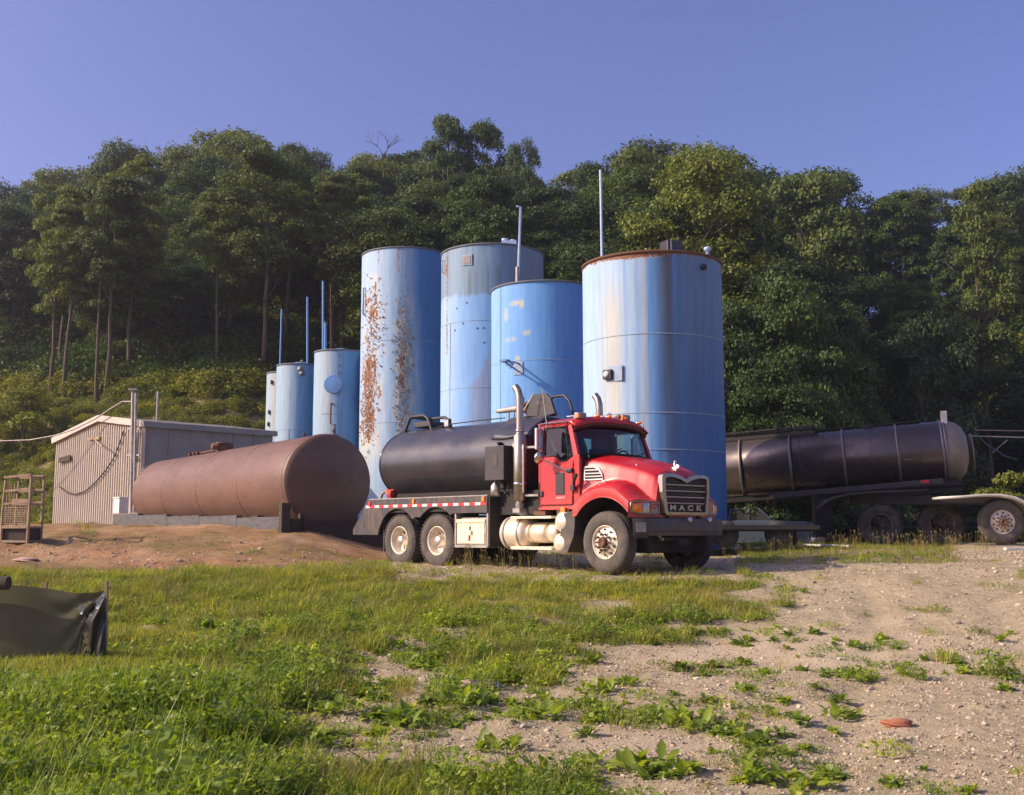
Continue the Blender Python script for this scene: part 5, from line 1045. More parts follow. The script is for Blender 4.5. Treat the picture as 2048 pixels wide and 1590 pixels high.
# ---- cab
CW = 1.04
side_low = [(-1.78, 1.14), (-.74, 1.14), (-.74, 2.08), (-.80, 2.12), (-1.06, 1.99), (-1.20, 1.99), (-1.32, 2.10), (-1.78, 2.12)]
for sy in (-1, 1):
    b = MB(); b.plate(side_low, lambda u, v, t: (u, t*sy, v), CW-.03, CW); P('cab_side', b, 'red', .008)
    # A and B pillars, header above the door
    b = MB(); 
    def pil(p, q, w0, w1, y0, y1):
        b.add([(p[0], sy*y0, p[1]), (p[0]+w0, sy*y0, p[1]), (q[0]+w1, sy*y1, q[1]), (q[0], sy*y1, q[1]), (p[0], sy*(y0-.07), p[1]), (p[0]+w0, sy*(y0-.07), p[1]), (q[0]+w1, sy*(y1-.07), q[1]), (q[0], sy*(y1-.07), q[1])], [(0, 1, 2, 3), (7, 6, 5, 4), (0, 1, 5, 4), (1, 2, 6, 5), (2, 3, 7, 6), (3, 0, 4, 7)])
    pil((-.88, 2.06), (-1.09, 2.72), .12, .10, CW, CW-.05); pil((-1.78, 2.08), (-1.78, 2.72), .10, .10, CW, CW-.05); pil((-1.68, 2.64), (-1.68, 2.74), .6, .6, CW-.045, CW-.05)
    P('door_pillar', b, 'red', .01)
    b = MB(); b.add([(-1.68, sy*(CW-.035), 2.10), (-1.32, sy*(CW-.035), 2.10), (-1.20, sy*(CW-.035), 1.99), (-1.06, sy*(CW-.035), 1.99), (-.88, sy*(CW-.035), 2.1), (-1.07, sy*(CW-.07), 2.65), (-1.68, sy*(CW-.07), 2.65)], [(0, 1, 2, 3, 4, 5, 6)]); P('door_glass', b, 'glass')
    b = MB(); b.tube([(-1.67, sy*(CW+.004), 2.10), (-1.33, sy*(CW+.004), 2.10), (-1.21, sy*(CW+.004), 1.995), (-1.06, sy*(CW+.004), 1.995), (-1.0, sy*(CW+.004), 2.06), (-1.10, sy*(CW-.03), 2.60), (-1.14, sy*(CW-.035), 2.63), (-1.64, sy*(CW-.035), 2.63), (-1.67, sy*(CW-.03), 2.58), (-1.67, sy*(CW+.004), 2.10)], .012, 6); P('window_seal', b, 'dark')
    # door skin proud of the cab side
    b = MB(); b.plate([(-1.70, 1.21), (-.90, 1.21), (-.88, 1.96), (-1.0, 1.92), (-1.26, 1.92), (-1.36, 2.05), (-1.70, 2.05)], lambda u, v, t: (u, t*sy, v), CW+.001, CW+.022); dr = P('door', b, 'red', .012)
    b = MB(); b.box(-1.31, -1.08, min(sy*(CW+.022), sy*(CW+.032)), max(sy*(CW+.022), sy*(CW+.032)), 1.39, 1.79); P('peep_window_frame', b, 'black', .01); b = MB(); b.box(-1.29, -1.10, min(sy*(CW+.032), sy*(CW+.036)), max(sy*(CW+.032), sy*(CW+.036)), 1.41, 1.77); P('peep_window', b, 'darkglass')
    b = MB(); b.box(-1.70, -1.63, min(sy*(CW+.022), sy*(CW+.05)), max(sy*(CW+.022), sy*(CW+.05)), 1.36, 1.47); P('door_handle', b, 'black', .015)
    b = MB(); b.box(-1.76, -.72, min(sy*.9, sy*1.06), max(sy*.9, sy*1.06), 1.12, 1.18); P('door_sill', b, 'redfaded', .01)
    b = MB(); b.tube([(-.84, sy*(CW+.03), 1.52), (-.78, sy*(CW+.1), 1.62), (-.70, sy*(CW+.12), 1.74)], [.02, .03, .035], 8); b.obox((-.86, sy*(CW+.05), 1.50), (.09, .05, .09)); P('hood_latch', b, 'black')
    b = MB(); b.cyl((-1.72, sy*1.08, 1.17), (-1.72, sy*1.08, 1.62), .012); P('grab_handle', b, 'dark')
    # mirrors
    ym = sy*1.33
    b = MB(); b.tube([(-1.45, sy*1.0, 2.70), (-1.45, ym, 2.66), (-1.45, ym, 2.05), (-1.0, sy*1.06, 1.80)], .016, 8); b.tube([(-1.0, sy*1.0, 2.72), (-1.45, ym, 2.67)], .014, 8); P('mirror_arm', b, 'chrome')
    b = MB(); b.box(-1.50, -1.44, ym-.09, ym+.09, 2.20, 2.60); P('mirror', b, 'chrome', .02)
    b = MB(); b.lathe([(-.05, 0), (-.04, .07), (-.01, .11), (.03, .115), (.045, 0)], (-1.47, ym, 2.07), (.9, 0, -.35), 20); P('round_mirror', b, 'chrome')
    b = MB(); b.box(-1.02, -.88, min(sy*(CW), sy*(CW+.06)), max(sy*(CW), sy*(CW+.06)), 1.78, 1.86); P('mirror_foot', b, 'black', .02)
# rear wall with its small window
b = MB(); b.box(-1.80, -1.76, -CW+.03, CW-.03, 1.14, 2.16); b.box(-1.80, -1.76, -CW+.03, -.42, 2.16, 2.72); b.box(-1.80, -1.76, .42, CW-.03, 2.16, 2.72); b.box(-1.80, -1.76, -.42, .42, 2.52, 2.72); P('rear_wall', b, 'red')
b = MB(); b.box(-1.785, -1.775, -.42, .42, 2.16, 2.52); P('rear_glass', b, 'glass')
b = MB(); b.box(-1.76, -.76, -CW+.04, CW-.04, 1.12, 1.2); b.box(-.9, -.76, -CW+.04, CW-.04, 1.2, 1.95); b.box(-1.0, -.72, -.95, .95, 1.90, 2.02); P('dashboard', b, 'dark')
for y in (-.5, .5): b = MB(); b.box(-1.68, -1.2, y-.25, y+.25, 1.4, 1.6); b.obox((-1.62, y, 1.95), (.14, .5, .75), (0, -.12, 0)); P('seat', b, 'seat', .04)
b = MB(); b.tube([(-1.08+.05*math.cos(a), .5+.2*math.sin(a), 2.06+.19*math.cos(a)) for a in np.linspace(0, 6.283, 20)], .015, 6, False); b.cyl((-.9, .5, 1.95), (-1.08, .5, 2.06), .02); P('steering_wheel', b, 'dark')
# roof with sun visor lip
def roof(u, v):
    y = (v*2-1); yy = y*(1.0); edge = abs(y)**4; xf = -.74-.12*abs(y)**2.2; x = -1.82+(xf+1.82)*u; prof = math.sin(math.pi*min(1, u*1.0)*.5)**.35 if u < 1 else 1
    z = 2.70+.13*(1-abs(y)**3.2)*min(1, (u*6)**.5 if u < .17 else 1)-.0; z -= .10*max(0, (u-.86)/.14)**1.6*1.0
    return (x, yy*1.02, z)
b = MB(); b.grid(roof, 20, 28); P('roof', b, 'red', solid=.03)
b = MB(); b.grid(lambda u, v: (roof(.985, v)[0]+.0-u*.05, roof(.98, v)[1]*.985, roof(.985, v)[2]-.015-u*.09), 2, 28); P('visor_edge', b, 'visor', solid=.012)
for sy in (-1, 1): b = MB(); b.box(-1.81, -.93, min(sy*.93, sy*1.005), max(sy*.93, sy*1.005), 2.655, 2.735); P('roof_rail', b, 'red', .02)
b = MB(); b.grid(lambda u, v: (roof(0, v)[0]+.01, roof(0, v)[1]*.97, roof(0, v)[2]-u*.05), 1, 20); P('roof_rear_edge', b, 'red')
# windshield
def wsh(u, v):
    y = (v*2-1)*(.96-.03*u); bow = 1-abs(v*2-1)**2.4; return (-.80-.20*u+.13*bow, y, 2.10+.04*bow+.57*u)
b = MB(); b.grid(wsh, 8, 24); P('windshield', b, 'glass')
b = MB(); b.tube([wsh(0, k/20) for k in range(21)], .02, 6); b.tube([wsh(k/6, 0) for k in range(7)], .022, 6); b.tube([wsh(k/6, 1) for k in range(7)], .022, 6); P('windshield_seal', b, 'dark')
b = MB(); b.grid(lambda u, v: (-1.02+.34*u+.1*(1-abs(v*2-1)**2.4), (v*2-1)*1.0, 2.05+.06*(1-abs(v*2-1)**2)), 4, 16); P('cowl', b, 'black')
for (y0, y1) in ((-.5, .05), (.5, 1.0-.15)): b = MB(); p = Vector(wsh(.02, (y0+1)/2))+Vector((.03, 0, .01)); q = Vector(wsh(.2, (y1+1)/2))+Vector((.03, 0, 0)); b.tube([p, p.lerp(q, .5)+Vector((.02, 0, -.02)), q], .01, 5); P('wiper', b, 'dark')
for y in (-1, 1): b = MB(); b.box(-.93, -.73, y*1.0-.03, y*1.0+.03, 1.12, 2.04); P('cowl_side', b, 'red_shade')  # darker red paints in the shadow between door and hood
# ---- hood and fenders, one shaped skin
def sm(a, b_, k): h = max(0, min(1, .5+.5*(b_-a)/k)); return a*(1-h)+b_*h+k*h*(1-h)*.5 if True else 0
def hood_z(x, y):
    ay = abs(y); top = np.interp(x, [-.75, -.4, 0, .3, .55, .68, .76], [2.13, 2.085, 2.0, 1.93, 1.85, 1.79, 1.70]); w = np.interp(x, [-.75, 0, .4, .76], [.90, .80, .72, .665])
    zc = top-.12*(ay/w)**2.6-.025*math.exp(-((ay-.33)/.05)**2)*(1-abs(x)*.2)*0+.012*math.exp(-((ay-.38)/.10)**2); over = max(0, ay-w+.04)
    zc -= over*over*26
    Fz = np.interp(x, [-.75, -.62, -.45, -.25, -.05, .15, .32, .46, .58, .68, .76], [1.30, 1.42, 1.52, 1.59, 1.615, 1.60, 1.54, 1.44, 1.34, 1.27, 1.24])
    zf_ = Fz-.13*max(0, (ay-.93)/.29)**2.6
    k = .05; h = max(0, min(1, .5+.5*(zc-zf_)/k)); return zf_*(1-h)+zc*h+k*h*(1-h)
def nose_x(y): ay = abs(y); return .76-.03*max(0, ay-.66)-.185*max(0, (ay-.70)/.52)**2.0 if ay > .7 else .76-.0*ay
def hs(u, v):
    y = (v*2-1)*1.22; xm = nose_x(y); x = -.74+u*(xm+.74); return (x, y, hood_z(x, y))
b = MB(); b.grid(hs, 80, 220); 
def arch_z(x):
    d = .5929-(x+.02)**2; a = .55+math.sqrt(d) if d > 0 else 0; return max(a, 1.0 if x < -.3 else .98)
for sy in (0, 1):
    b.grid(lambda u, v: (lambda p: (p[0], p[1]*(1+.004*math.sin(v*3.14)), p[2]+(arch_z(p[0])-p[2])*v))(hs(u, sy)), 70, 6)
b.grid(lambda u, v: (lambda p: (p[0]-.02*v*v, p[1], p[2]+(.965-p[2])*v))(hs(1, u)), 100, 6)
P('hood', b, 'red')
b = MB()
for sy in (-1, 1): pts = [(x, sy*1.228, arch_z(x)+.0) for x in np.linspace(-.74, .56, 40)]; b.tube(pts, .014, 6)
P('fender_lip', b, 'red')
for sy in (-1, 1):
    b = MB(); b.tube([(x, sy*1.215, hood_z(x, 1.19)+.0-.02) for x in np.linspace(-.70, .30, 20)], .007, 5); P('fender_crease', b, 'red')
    b = MB(); b.add([(-.72, sy*.55, .75), (.42, sy*.55, .75), (.42, sy*.55, 1.5), (-.72, sy*.55, 1.5)], [(0, 1, 2, 3)]); b.grid(lambda u, v: (-.02+.79*math.cos(math.pi*(.21+.66*u)), sy*(.55+.6*v), .55+.79*math.sin(math.pi*(.21+.66*u))), 16, 1); P('wheel_well', b, 'dark')
    b = MB(); b.plate([(-.70, 1.06), (-.74, 1.10), (-.98, 1.05), (-1.16, .40), (-1.14, .36), (-.90, .36), (-.74, .66)], lambda u, v, t: (u, t, v), sy*.80, sy*1.19); P('splash_guard', b, 'black', .01)
    # side vent: chrome surround with bars
    ye = -sy
    def vp(x, z): # follow the hood side
        yy = .70
        while hood_z(x, yy) > z and yy < 1.2: yy += .004
        return Vector((x, sy*(yy+.012), z))
    outl = [(-.70, 1.87), (-.50, 1.87), (-.40, 1.83), (-.32, 1.74), (-.28, 1.64), (-.67, 1.64)]
    n_ = len(outl); b = MB(); b.tube([vp(*p) for p in outl]+[vp(*outl[0])], .018, 8); P('vent_frame', b, 'whitetrim')
    b = MB(); b.add([vp(*p)+Vector((0, -sy*.004, 0)) for p in outl], [tuple(range(n_))]); P('vent_opening', b, 'dark')
    for z, xe in ((1.815, -.39), (1.755, -.33), (1.70, -.30)): b = MB(); b.beam(vp(-.68, z)+Vector((0, sy*.004, 0)), vp(xe, z)+Vector((0, sy*.004, 0)), .02, .018); P('vent_bar', b, 'whitetrim')
    b = MB(); b.obox(vp(-.24, 1.62)+Vector((0, sy*.03, -.02)), (.07, .04, .05)); b.cyl(vp(-.22, 1.62)+Vector((0, sy*.03, -.03)), vp(-.18, 1.58)+Vector((0, sy*.06, -.03)), .014); P('hood_hold_down', b, 'chrome', .008)
for sy in (-1, 1):
    b = MB(); b.tube([(-.715, sy*1.2*1.0, 1.05), (-.72, sy*1.215, 1.25)], .006, 5); b.tube([(-.73, y_*sy, hood_z(-.73, y_)+.002) for y_ in np.linspace(0, 1.16, 30)], .007, 5); P('panel_gap', b, 'dark')
    b = MB(); b.tube([(-1.715, sy*(CW+.004), 1.2), (-1.715, sy*(CW+.004), 2.6)], .006, 5); b.tube([(-.885, sy*(CW+.004), 1.2), (-.885, sy*(CW+.004), 2.0)], .006, 5); b.tube([(-1.715, sy*(CW+.004), 1.2), (-.885, sy*(CW+.004), 1.2)], .006, 5); P('panel_gap', b, 'dark')
# ornament
b = MB(); zz = hood_z(.60, 0); b.obox((.60, 0, zz+.012), (.12, .05, .03)); b.lathe([(0, .03), (.04, .036), (.07, .026), (.09, .018)], (.60, 0, zz+.02), (-.15, 0, 1), 12); b.obox((.66, 0, zz+.045), (.06, .04, .05), (0, .4, 0)); b.lathe([(-.03, .0), (-.015, .026), (.01, .028), (.03, .0)], (.60, 0, zz+.12), (1, 0, 0), 12); P('hood_ornament', b, 'chrome')
b = MB(); b.lathe([(0, .012), (.015, .01), (.018, 0)], (.22, -.6, hood_z(.22, .6)), n=10); P('hood_stud', b, 'chrome')
# grille
GXF = .805
outer = [(-.66, 1.655), (-.635, 1.695), (-.5, 1.722), (-.32, 1.722), (-.15, 1.69), (0, 1.635), (.15, 1.69), (.32, 1.722), (.5, 1.722), (.635, 1.695), (.66, 1.655), (.665, 1.4), (.60, 1.03), (.56, 1.005), (-.56, 1.005), (-.60, 1.03), (-.665, 1.4)]
innr = [(-.565, 1.615), (-.54, 1.645), (-.44, 1.66), (-.32, 1.655), (-.17, 1.625), (0, 1.565), (.17, 1.625), (.32, 1.655), (.44, 1.66), (.54, 1.645), (.565, 1.615), (.565, 1.4), (.515, 1.09), (.49, 1.065), (-.49, 1.065), (-.515, 1.09), (-.565, 1.4)]
b = MB(); n_ = len(outer); vs = [(GXF-.06, y, z) for y, z in outer]+[(GXF+.035, y*.985, z) for y, z in outer]+[(GXF+.045, y*1.02, z) for y, z in innr]+[(GXF-.03, y, z) for y, z in innr]
b.add(vs, [(k*n_+i, k*n_+(i+1) % n_, (k+1)*n_+(i+1) % n_, (k+1)*n_+i) for k in range(3) for i in range(n_)]); P('grille_frame', b, 'shadechrome', .006)
b = MB(); tri = tessellate_polygon([[Vector((y, z, 0)) for y, z in innr]]); b.add([(GXF-.028, y, z) for y, z in innr], [tuple(t) for t in tri]); P('radiator_screen', b, 'screen')
for z in (1.53, 1.425, 1.32, 1.215): b = MB(); w_ = np.interp(z, [1.09, 1.4, 1.6], [.515, .562, .562]); b.box(GXF-.015, GXF+.02, -w_+.01, w_-.01, z-.012, z+.012); P('grille_bar', b, 'shadechrome', .005)
for z in np.arange(1.12, 1.6, .0262):
    if min(abs(z-q) for q in (1.53, 1.425, 1.32, 1.215)) < .02 or z < 1.2: continue
    b = MB(); w_ = np.interp(z, [1.09, 1.4, 1.6], [.515, .562, .562]); b.box(GXF-.025, GXF-.012, -w_+.02, w_-.02, z-.003, z+.003); P('grille_slat', b, 'steelgrey')
b = MB(); b.box(GXF-.02, GXF+.005, -.50, .50, 1.075, 1.19); P('name_panel', b, 'dark')
def text_mesh(body, size, extr, name, mat, loc, rot, parent, offset=0.):
    c = bpy.data.curves.new(name, 'FONT'); c.body = body; c.size = size; c.extrude = extr; c.align_x = 'CENTER'; c.align_y = 'CENTER'; c.offset = offset
    t = bpy.data.objects.new('tmp', c); COL.objects.link(t); dg = bpy.context.evaluated_depsgraph_get(); me = bpy.data.meshes.new_from_object(t.evaluated_get(dg)); bpy.data.objects.remove(t)
    o = bpy.data.objects.new(name, me); COL.objects.link(o); me.materials.clear(); me.materials.append(mat); o.parent = parent; o.location = loc; o.rotation_euler = rot; return o
for ch, y in zip('MACK', (-.36, -.12, .12, .36)):
    o = text_mesh(ch, .125, .006, 'badge_letter', M['shadechrome'], (GXF+.012, y, 1.132), (R(90), 0, R(90)), T, .006); o.scale = (1.75, 1, 1)
text_mesh('GRANITE', .042, .002, 'door_badge', M['whitetrim'], (-1.19, -CW-.025, 1.335), (R(90), 0, 0), T).scale = (1.25, 1, 1)
# headlamp clusters
for sy in (-1, 1):
    def hp(y, z, out=.015): 
        x = nose_x(y)-.01; return Vector((x+out, sy*y, z))
    ys_ = [.66, .72, .80, .88, .96, 1.04, 1.10, 1.15, 1.19]
    zt = lambda y: 1.235-.03*max(0, (y-1.1)/.1)**2; zb = lambda y: 1.025+.05*max(0, (y-1.0)/.2)**2
    b = MB(); b.add([hp(y, z, .004) for y in ys_ for z in (zt(y), zb(y))], [(2*i, 2*i+2, 2*i+3, 2*i+1) for i in range(len(ys_)-1)]); P('headlamp_housing', b, 'greyplastic')
    b = MB(); b.tube([hp(y, zt(y)) for y in ys_]+[hp(y, zb(y)) for y in ys_[::-1]]+[hp(ys_[0], zt(ys_[0]))], .013, 6); P('headlamp_bezel', b, 'shadechrome')
    for z in (1.20, 1.15, 1.10, 1.06): b = MB(); b.beam(hp(.67, z, .016), hp(.86, z, .016), .012, .012); P('bezel_bar', b, 'shadechrome')
    b = MB(); b.grid(lambda u, v: hp(.885+.115*u, 1.045+.165*v, .014+.02*math.sin(3.14*u)*math.sin(3.14*v)), 6, 8); P('headlight', b, 'lens')
    b = MB(); b.grid(lambda u, v: hp(1.01+.16*u, 1.04+.17*v+.015*u*(1-2*v), .014+.025*math.sin(3.14*u)*math.sin(3.14*v)), 8, 8); P('turn_signal', b, 'orange')
# bumper
def bump_x(y): return .86-.19*max(0, (abs(y)-.8)/.42)**2
b = MB(); b.grid(lambda u, v: (bump_x(-1.24+2.48*u)+.02*math.sin(v*3.14), -1.24+2.48*u, .66+.29*v), 40, 4); b.grid(lambda u, v: (bump_x(-1.24+2.48*u)-.14*v, -1.24+2.48*u, .95), 40, 1); b.grid(lambda u, v: (bump_x(-1.24+2.48*u)-.14*v, -1.24+2.48*u, .66), 40, 1); P('bumper', b, 'black')
b = MB(); b.tube([(bump_x(y)+.012, y, .73) for y in np.linspace(-1.2, 1.2, 30)], .008, 5); P('bumper_trim', b, 'steelgrey')
for y in (.02, .58): b = MB(); b.lathe([(-.05, .02), (.0, .05), (.05, .055), (.07, .03), (.075, 0)], (bump_x(y)-.01, y, .93), (1, 0, .15), 16); P('fog_lamp', b, 'lens')
b = MB(); b.obox((.765, -1.14, .80), (.012, .17, .16), (0, 0, -.62)); P('number_plate', b, 'greyplastic')
b = MB()
for z in (.70, .675, .65, .625): b.obox((.75, -1.14, z), (.03, .22, .010), (0, 0, -.62))
P('bumper_step', b, 'steelgrey')
b = MB(); b.box(.70, .90, .50, .64, .38, .66); b.box(.60, .8, -.2, .1, .5, .62); b.cyl((.74, -.55, .60), (.74, -.15, .62), .03); P('tow_hook', b, 'dark')
# roof lamps, horns, antennas
def rz_(y): return 2.70+.13*(1-abs(y)**3.2)
for y in (-.40, -.08, .78, .36): b = MB(); b.lathe([(-.07, .0), (-.05, .035), (.02, .04), (.025, .0)], (-.90, y, rz_(y)+.025), (1, 0, 0), 12, sc=(1, .8)); P('lamp_body', b, 'chrome'); b = MB(); b.lathe([(0, .036), (.04, .033), (.06, .0)], (-.875, y, rz_(y)+.025), (1, 0, 0), 12, sc=(1, .8)); P('marker_lamp', b, 'orange')
for y in (-.78, .44): b = MB(); b.obox((-.95, y, rz_(y)+.055), (.10, .24, .11)); P('beacon_box', b, 'greyplastic', .015); b = MB(); b.obox((-.89, y-.11, rz_(y)+.05), (.05, .06, .09)); P('beacon_lens', b, 'orange', .01)
for y in (-.68, .04, .30): b = MB(); b.lathe([(0, .012), (.28, .014), (.36, .03), (.42, .055)], (-1.38, y, rz_(y)+.06), (1, 0, 0), 14); b.box(-1.2, -1.17, y-.01, y+.01, rz_(y), rz_(y)+.06); P('air_horn', b, 'chrome')
b = MB(); b.tube([(-1.60, -1.0, 2.70), (-1.78, -.94, 3.42)], [.01, .005], 6); b.cyl((-1.60, -1.0, 2.64), (-1.60, -1.0, 2.76), .015); P('antenna', b, 'galv'); b = MB(); b.tube([(-.98, 1.02, 2.72), (-1.02, 1.05, 3.24)], [.01, .005], 6); b.cyl((-.98, 1.02, 2.66), (-.98, 1.02, 2.78), .015); P('antenna', b, 'galv')
# ------------------------------------------------------------------ tank trailer at the right
def seg(px0, py0, Z0, px1, py1, Z1): return at(px0, py0, Z0), at(px1, py1, Z1)
E1 = at(1892, 903, 29.2); E0 = at(1462, 938, 31.0)                 # axis ends: front (right), rear (left)
ax = (E1-E0).normalized(); Lt = (E1-E0).length; up_ = Vector((0, 0, 1)); sd_v = ax.cross(up_).normalized()  # sd_v points towards the road
if sd_v.y > 0: sd_v = -sd_v
upv = sd_v.cross(ax).normalized(); upv = upv if upv.z > 0 else -upv
gz = gh(E1.x, E1.y)
TR = empty('tank_trailer', (E1.x, E1.y, gz)); tag(TR, 'dull steel tank trailer with ring bands parked in the shade at the right', 'trailer'); off = Vector((E1.x, E1.y, gz))
def q(s, a, h): return E1-off-ax*s+sd_v*a+upv*h                      # s metres back from the right-hand head
def PT(name, mb, mat, bevel=0, **k): return mb.build(name, M[mat], TR, bevel, **k)
RT = .82; ext = Lt+2.6
b = MB(); b.lathe([(-ext, 0), (-ext, RT), (0, RT)], E1-off, ax, 64); PT('barrel', b, 'steelgrey')
b = MB(); b.lathe([(0, RT), (.12, RT-.015), (.30, RT-.08), (.44, RT-.22), (.53, RT-.45), (.56, 0)], E1-off, ax, 64); PT('end_head', b, 'headsteel')
for s in (.02, .10, 1.22, 2.6, 4.0, 5.35, 6.7): b = MB(); b.lathe([(-.03, RT), (-.03, RT+.035), (.03, RT+.035), (.03, RT)], q(s, 0, 0), ax, 64); PT('ring_band', b, 'ringsteel')
for s in (1.9, 3.1, 3.75): b = MB(); b.lathe([(-.008, RT), (-.004, RT+.006), (.004, RT+.006), (.008, RT)], q(s, 0, 0), ax, 64); PT('weld_seam', b, 'steelgrey')
b = MB(); b.beam(q(3.3, .15, RT+.10), q(7.6, .15, RT+.10), .3, .04); b.beam(q(3.3, .32, RT+.16), q(7.6, .32, RT+.16), .04, .04); b.beam(q(3.3, .32, RT-.02), q(7.6, .32, RT+.0), .05, .1); PT('catwalk', b, 'darksteel')
b = MB(); b.beam(q(.6, 0, RT+.05), q(3.4, 0, RT+.05), .2, .04); b.lathe([(0, .22), (.12, .22), (.14, 0)], q(1.9, 0, RT-.05), upv, 20); b.box(0, 0, 0, 0, 0, 0); PT('manhole', b, 'dark')
b = MB(); b.obox(q(-.02, .35, RT+.02), (.14, .1, .42)); b.obox(q(-.02, .1, RT+.0), (.12, .1, .4)); PT('placard_holder', b, 'fenderwhite', .01)
b = MB(); b.beam(q(-.38, .1, RT+.0), q(-.8, -.2, RT+.15), .03, .03); b.beam(q(-.8, -.2, RT+.15), q(-.85, -.2, RT-.25), .04, .04); b.beam(q(-.40, 0, .35), q(-.52, 0, -.5), .08, .06); b.lathe([(0, .1), (.12, .1), (.13, 0)], q(-.42, .2, .2), ax, 12); b.lathe([(0, .08), (.15, .08), (.16, 0)], q(-.40, .1, -.45), ax, 12); PT('head_fittings', b, 'dark')
b = MB(); b.lathe([(-.02, .0), (-.02, .5), (.02, .5), (.02, .0)], q(-.66, -.28, -.05), ax, 32, sc=(1, 1)); PT('head_ladder_plate', b, 'headsteel')
# frame, tail skirt and legs
b = MB(); b.beam(q(-.3, .35, -RT-.03), q(ext, .35, -RT-.06), .12, .16); b.beam(q(-.3, -.35, -RT-.03), q(ext, -.35, -RT-.06), .12, .16); b.beam(q(-.3, 0, -RT-.15), q(2.6, 0, -RT-.2), .7, .18); PT('frame_rail', b, 'dark')
b = MB(); b.beam(q(.2, .86, -RT+.02), q(4.5, .86, -RT-.05), .03, .14); PT('side_rail', b, 'darksteel'); b = MB(); b.beam(q(.55, .885, -RT+.03), q(.75, .885, -RT+.03), .02, .08); PT('side_marker', b, 'redlens')
b = MB(); b.beam(q(.9, .81, -.18), q(1.1, .81, -.18), .02, .02); b.build('nameplate', M['ringsteel'], TR)
b = MB(); a = q(3.1, .55, -RT-.1); b.box(a.x-.42, a.x+.05, a.y-.15, a.y+.15, a.z-1.1, a.z); b.box(a.x-.46, a.x+.1, a.y-.2, a.y+.2, a.z-1.16, a.z-1.08); PT('landing_gear', b, 'dark'); b = MB(); a = q(3.1, -.55, -RT-.1); b.box(a.x-.32, a.x, a.y-.1, a.y+.1, a.z-1.1, a.z); PT('landing_gear', b, 'dark')
b = MB(); b.beam(q(2.75, .5, -RT-.25), q(2.35, .5, -RT-1.0), .06, .06); b.beam(q(2.6, .5, -RT-.2), q(2.95, .5, -RT-.6), .04, .04); b.box(*[v for v in (q(2.35, .5, 0).x-.25, q(2.35, .5, 0).x+.1, q(2.35, .5, 0).y-.1, q(2.35, .5, 0).y+.1, -.0, .25)]); PT('brace', b, 'dark')
# mud guards
def gpt(px, py, Z): return at(px, py, Z)-off
b = MB(); cur = [(1640, 1016), (1652, 1004), (1672, 994), (1700, 988), (1750, 984), (1810, 982), (1858, 979)]
vs = []; 
for (px, py) in cur: p = gpt(px, py, 27.7); vs += [p, p+Vector((.1, .75, 0))]
b.add(vs, [(2*i, 2*i+2, 2*i+3, 2*i+1) for i in range(len(cur)-1)], True); PT('rear_mudguard', b, 'darksteel', solid=.05)
b = MB(); cur = [(1878, 996), (1930, 993), (1965, 990), (2000, 990), (2030, 995), (2055, 1006), (2075, 1025), (2085, 1050)]
vs = []
for (px, py) in cur: p = gpt(px, py, 26.3); vs += [p, p+Vector((.1, .7, 0))]
b.add(vs, [(2*i, 2*i+2, 2*i+3, 2*i+1) for i in range(len(cur)-1)], True); PT('white_mudguard', b, 'fenderwhite', solid=.06)
b = MB(); b.beam(gpt(1700, 1000, 28.4), gpt(2120, 1002, 27.4), .5, .22); b.beam(gpt(1660, 1090, 28.6)+Vector((0, 0, 1.0)), gpt(1660, 1000, 28.6), .3, .3); b.beam(gpt(1880, 1000, 27.3), gpt(2120, 1004, 26.9), .2, .12); PT('bogie_frame', b, 'dark')
b = MB()
for (px, Z) in ((1765, 27.6), (1885, 27.6), (2006, 27.0)): p = gpt(px, 1045, Z); b.cyl(p+Vector((0, .1, 0)), p+Vector((0, 1.9, 0)), .08)
PT('axles', b, 'dark')
def twheel(px, py, Z, bright, dish=True, r=1.0):
    src = wr if dish else wf; c = copy_tree(src, TR); c.name = 'trailer_wheel'; p = gpt(px, py, Z); c.location = p; c.scale = (r, 1, r); c.rotation_euler = (0, .7, math.radians(-4 if dish else -2))
    if not bright:  # shade on these wheels put into darker rim and rubber colours
        for ch in kids(c):
            if ch.name.startswith('rim') or ch.name.startswith('hub') or ch.name.startswith('lug'):
                me = ch.data.copy(); me.materials.clear(); me.materials.append(M['shaderim']); ch.data = me
            elif ch.name.startswith('tyre'):
                me = ch.data.copy(); me.materials.clear(); me.materials.append(M['rubber']); ch.data = me
    return c
twheel(1763, 1050, 28.0, False); twheel(1886, 1047, 28.0, False, True, 1.08); twheel(2006, 1044, 26.5, True, False, 1.0)
for px in (1763, 1886, 2006):
    b = MB(); p = gpt(px, 1047, 29.2); b.lathe([(0, .29), (0, .5), (.25, .5), (.28, .3)], p, (0, 1, 0), 32); PT('inner_tyre', b, 'rubber')
b = MB(); b.tube([gpt(1948, 865, 28), gpt(1975, 890, 28), gpt(2010, 912, 28), gpt(2035, 920, 28)], .015, 8); c = PT('air_hose', b, 'bluegrey')
b = MB(); b.beam(gpt(1940, 872, 28.3), gpt(2100, 876, 28), .03, .03); b.beam(gpt(1985, 905, 28.3), gpt(2015, 880, 28.3), .02, .02); b.beam(gpt(1950, 860, 28.3), gpt(2060, 862, 28.3), .02, .02); PT('handrail', b, 'ringsteel')
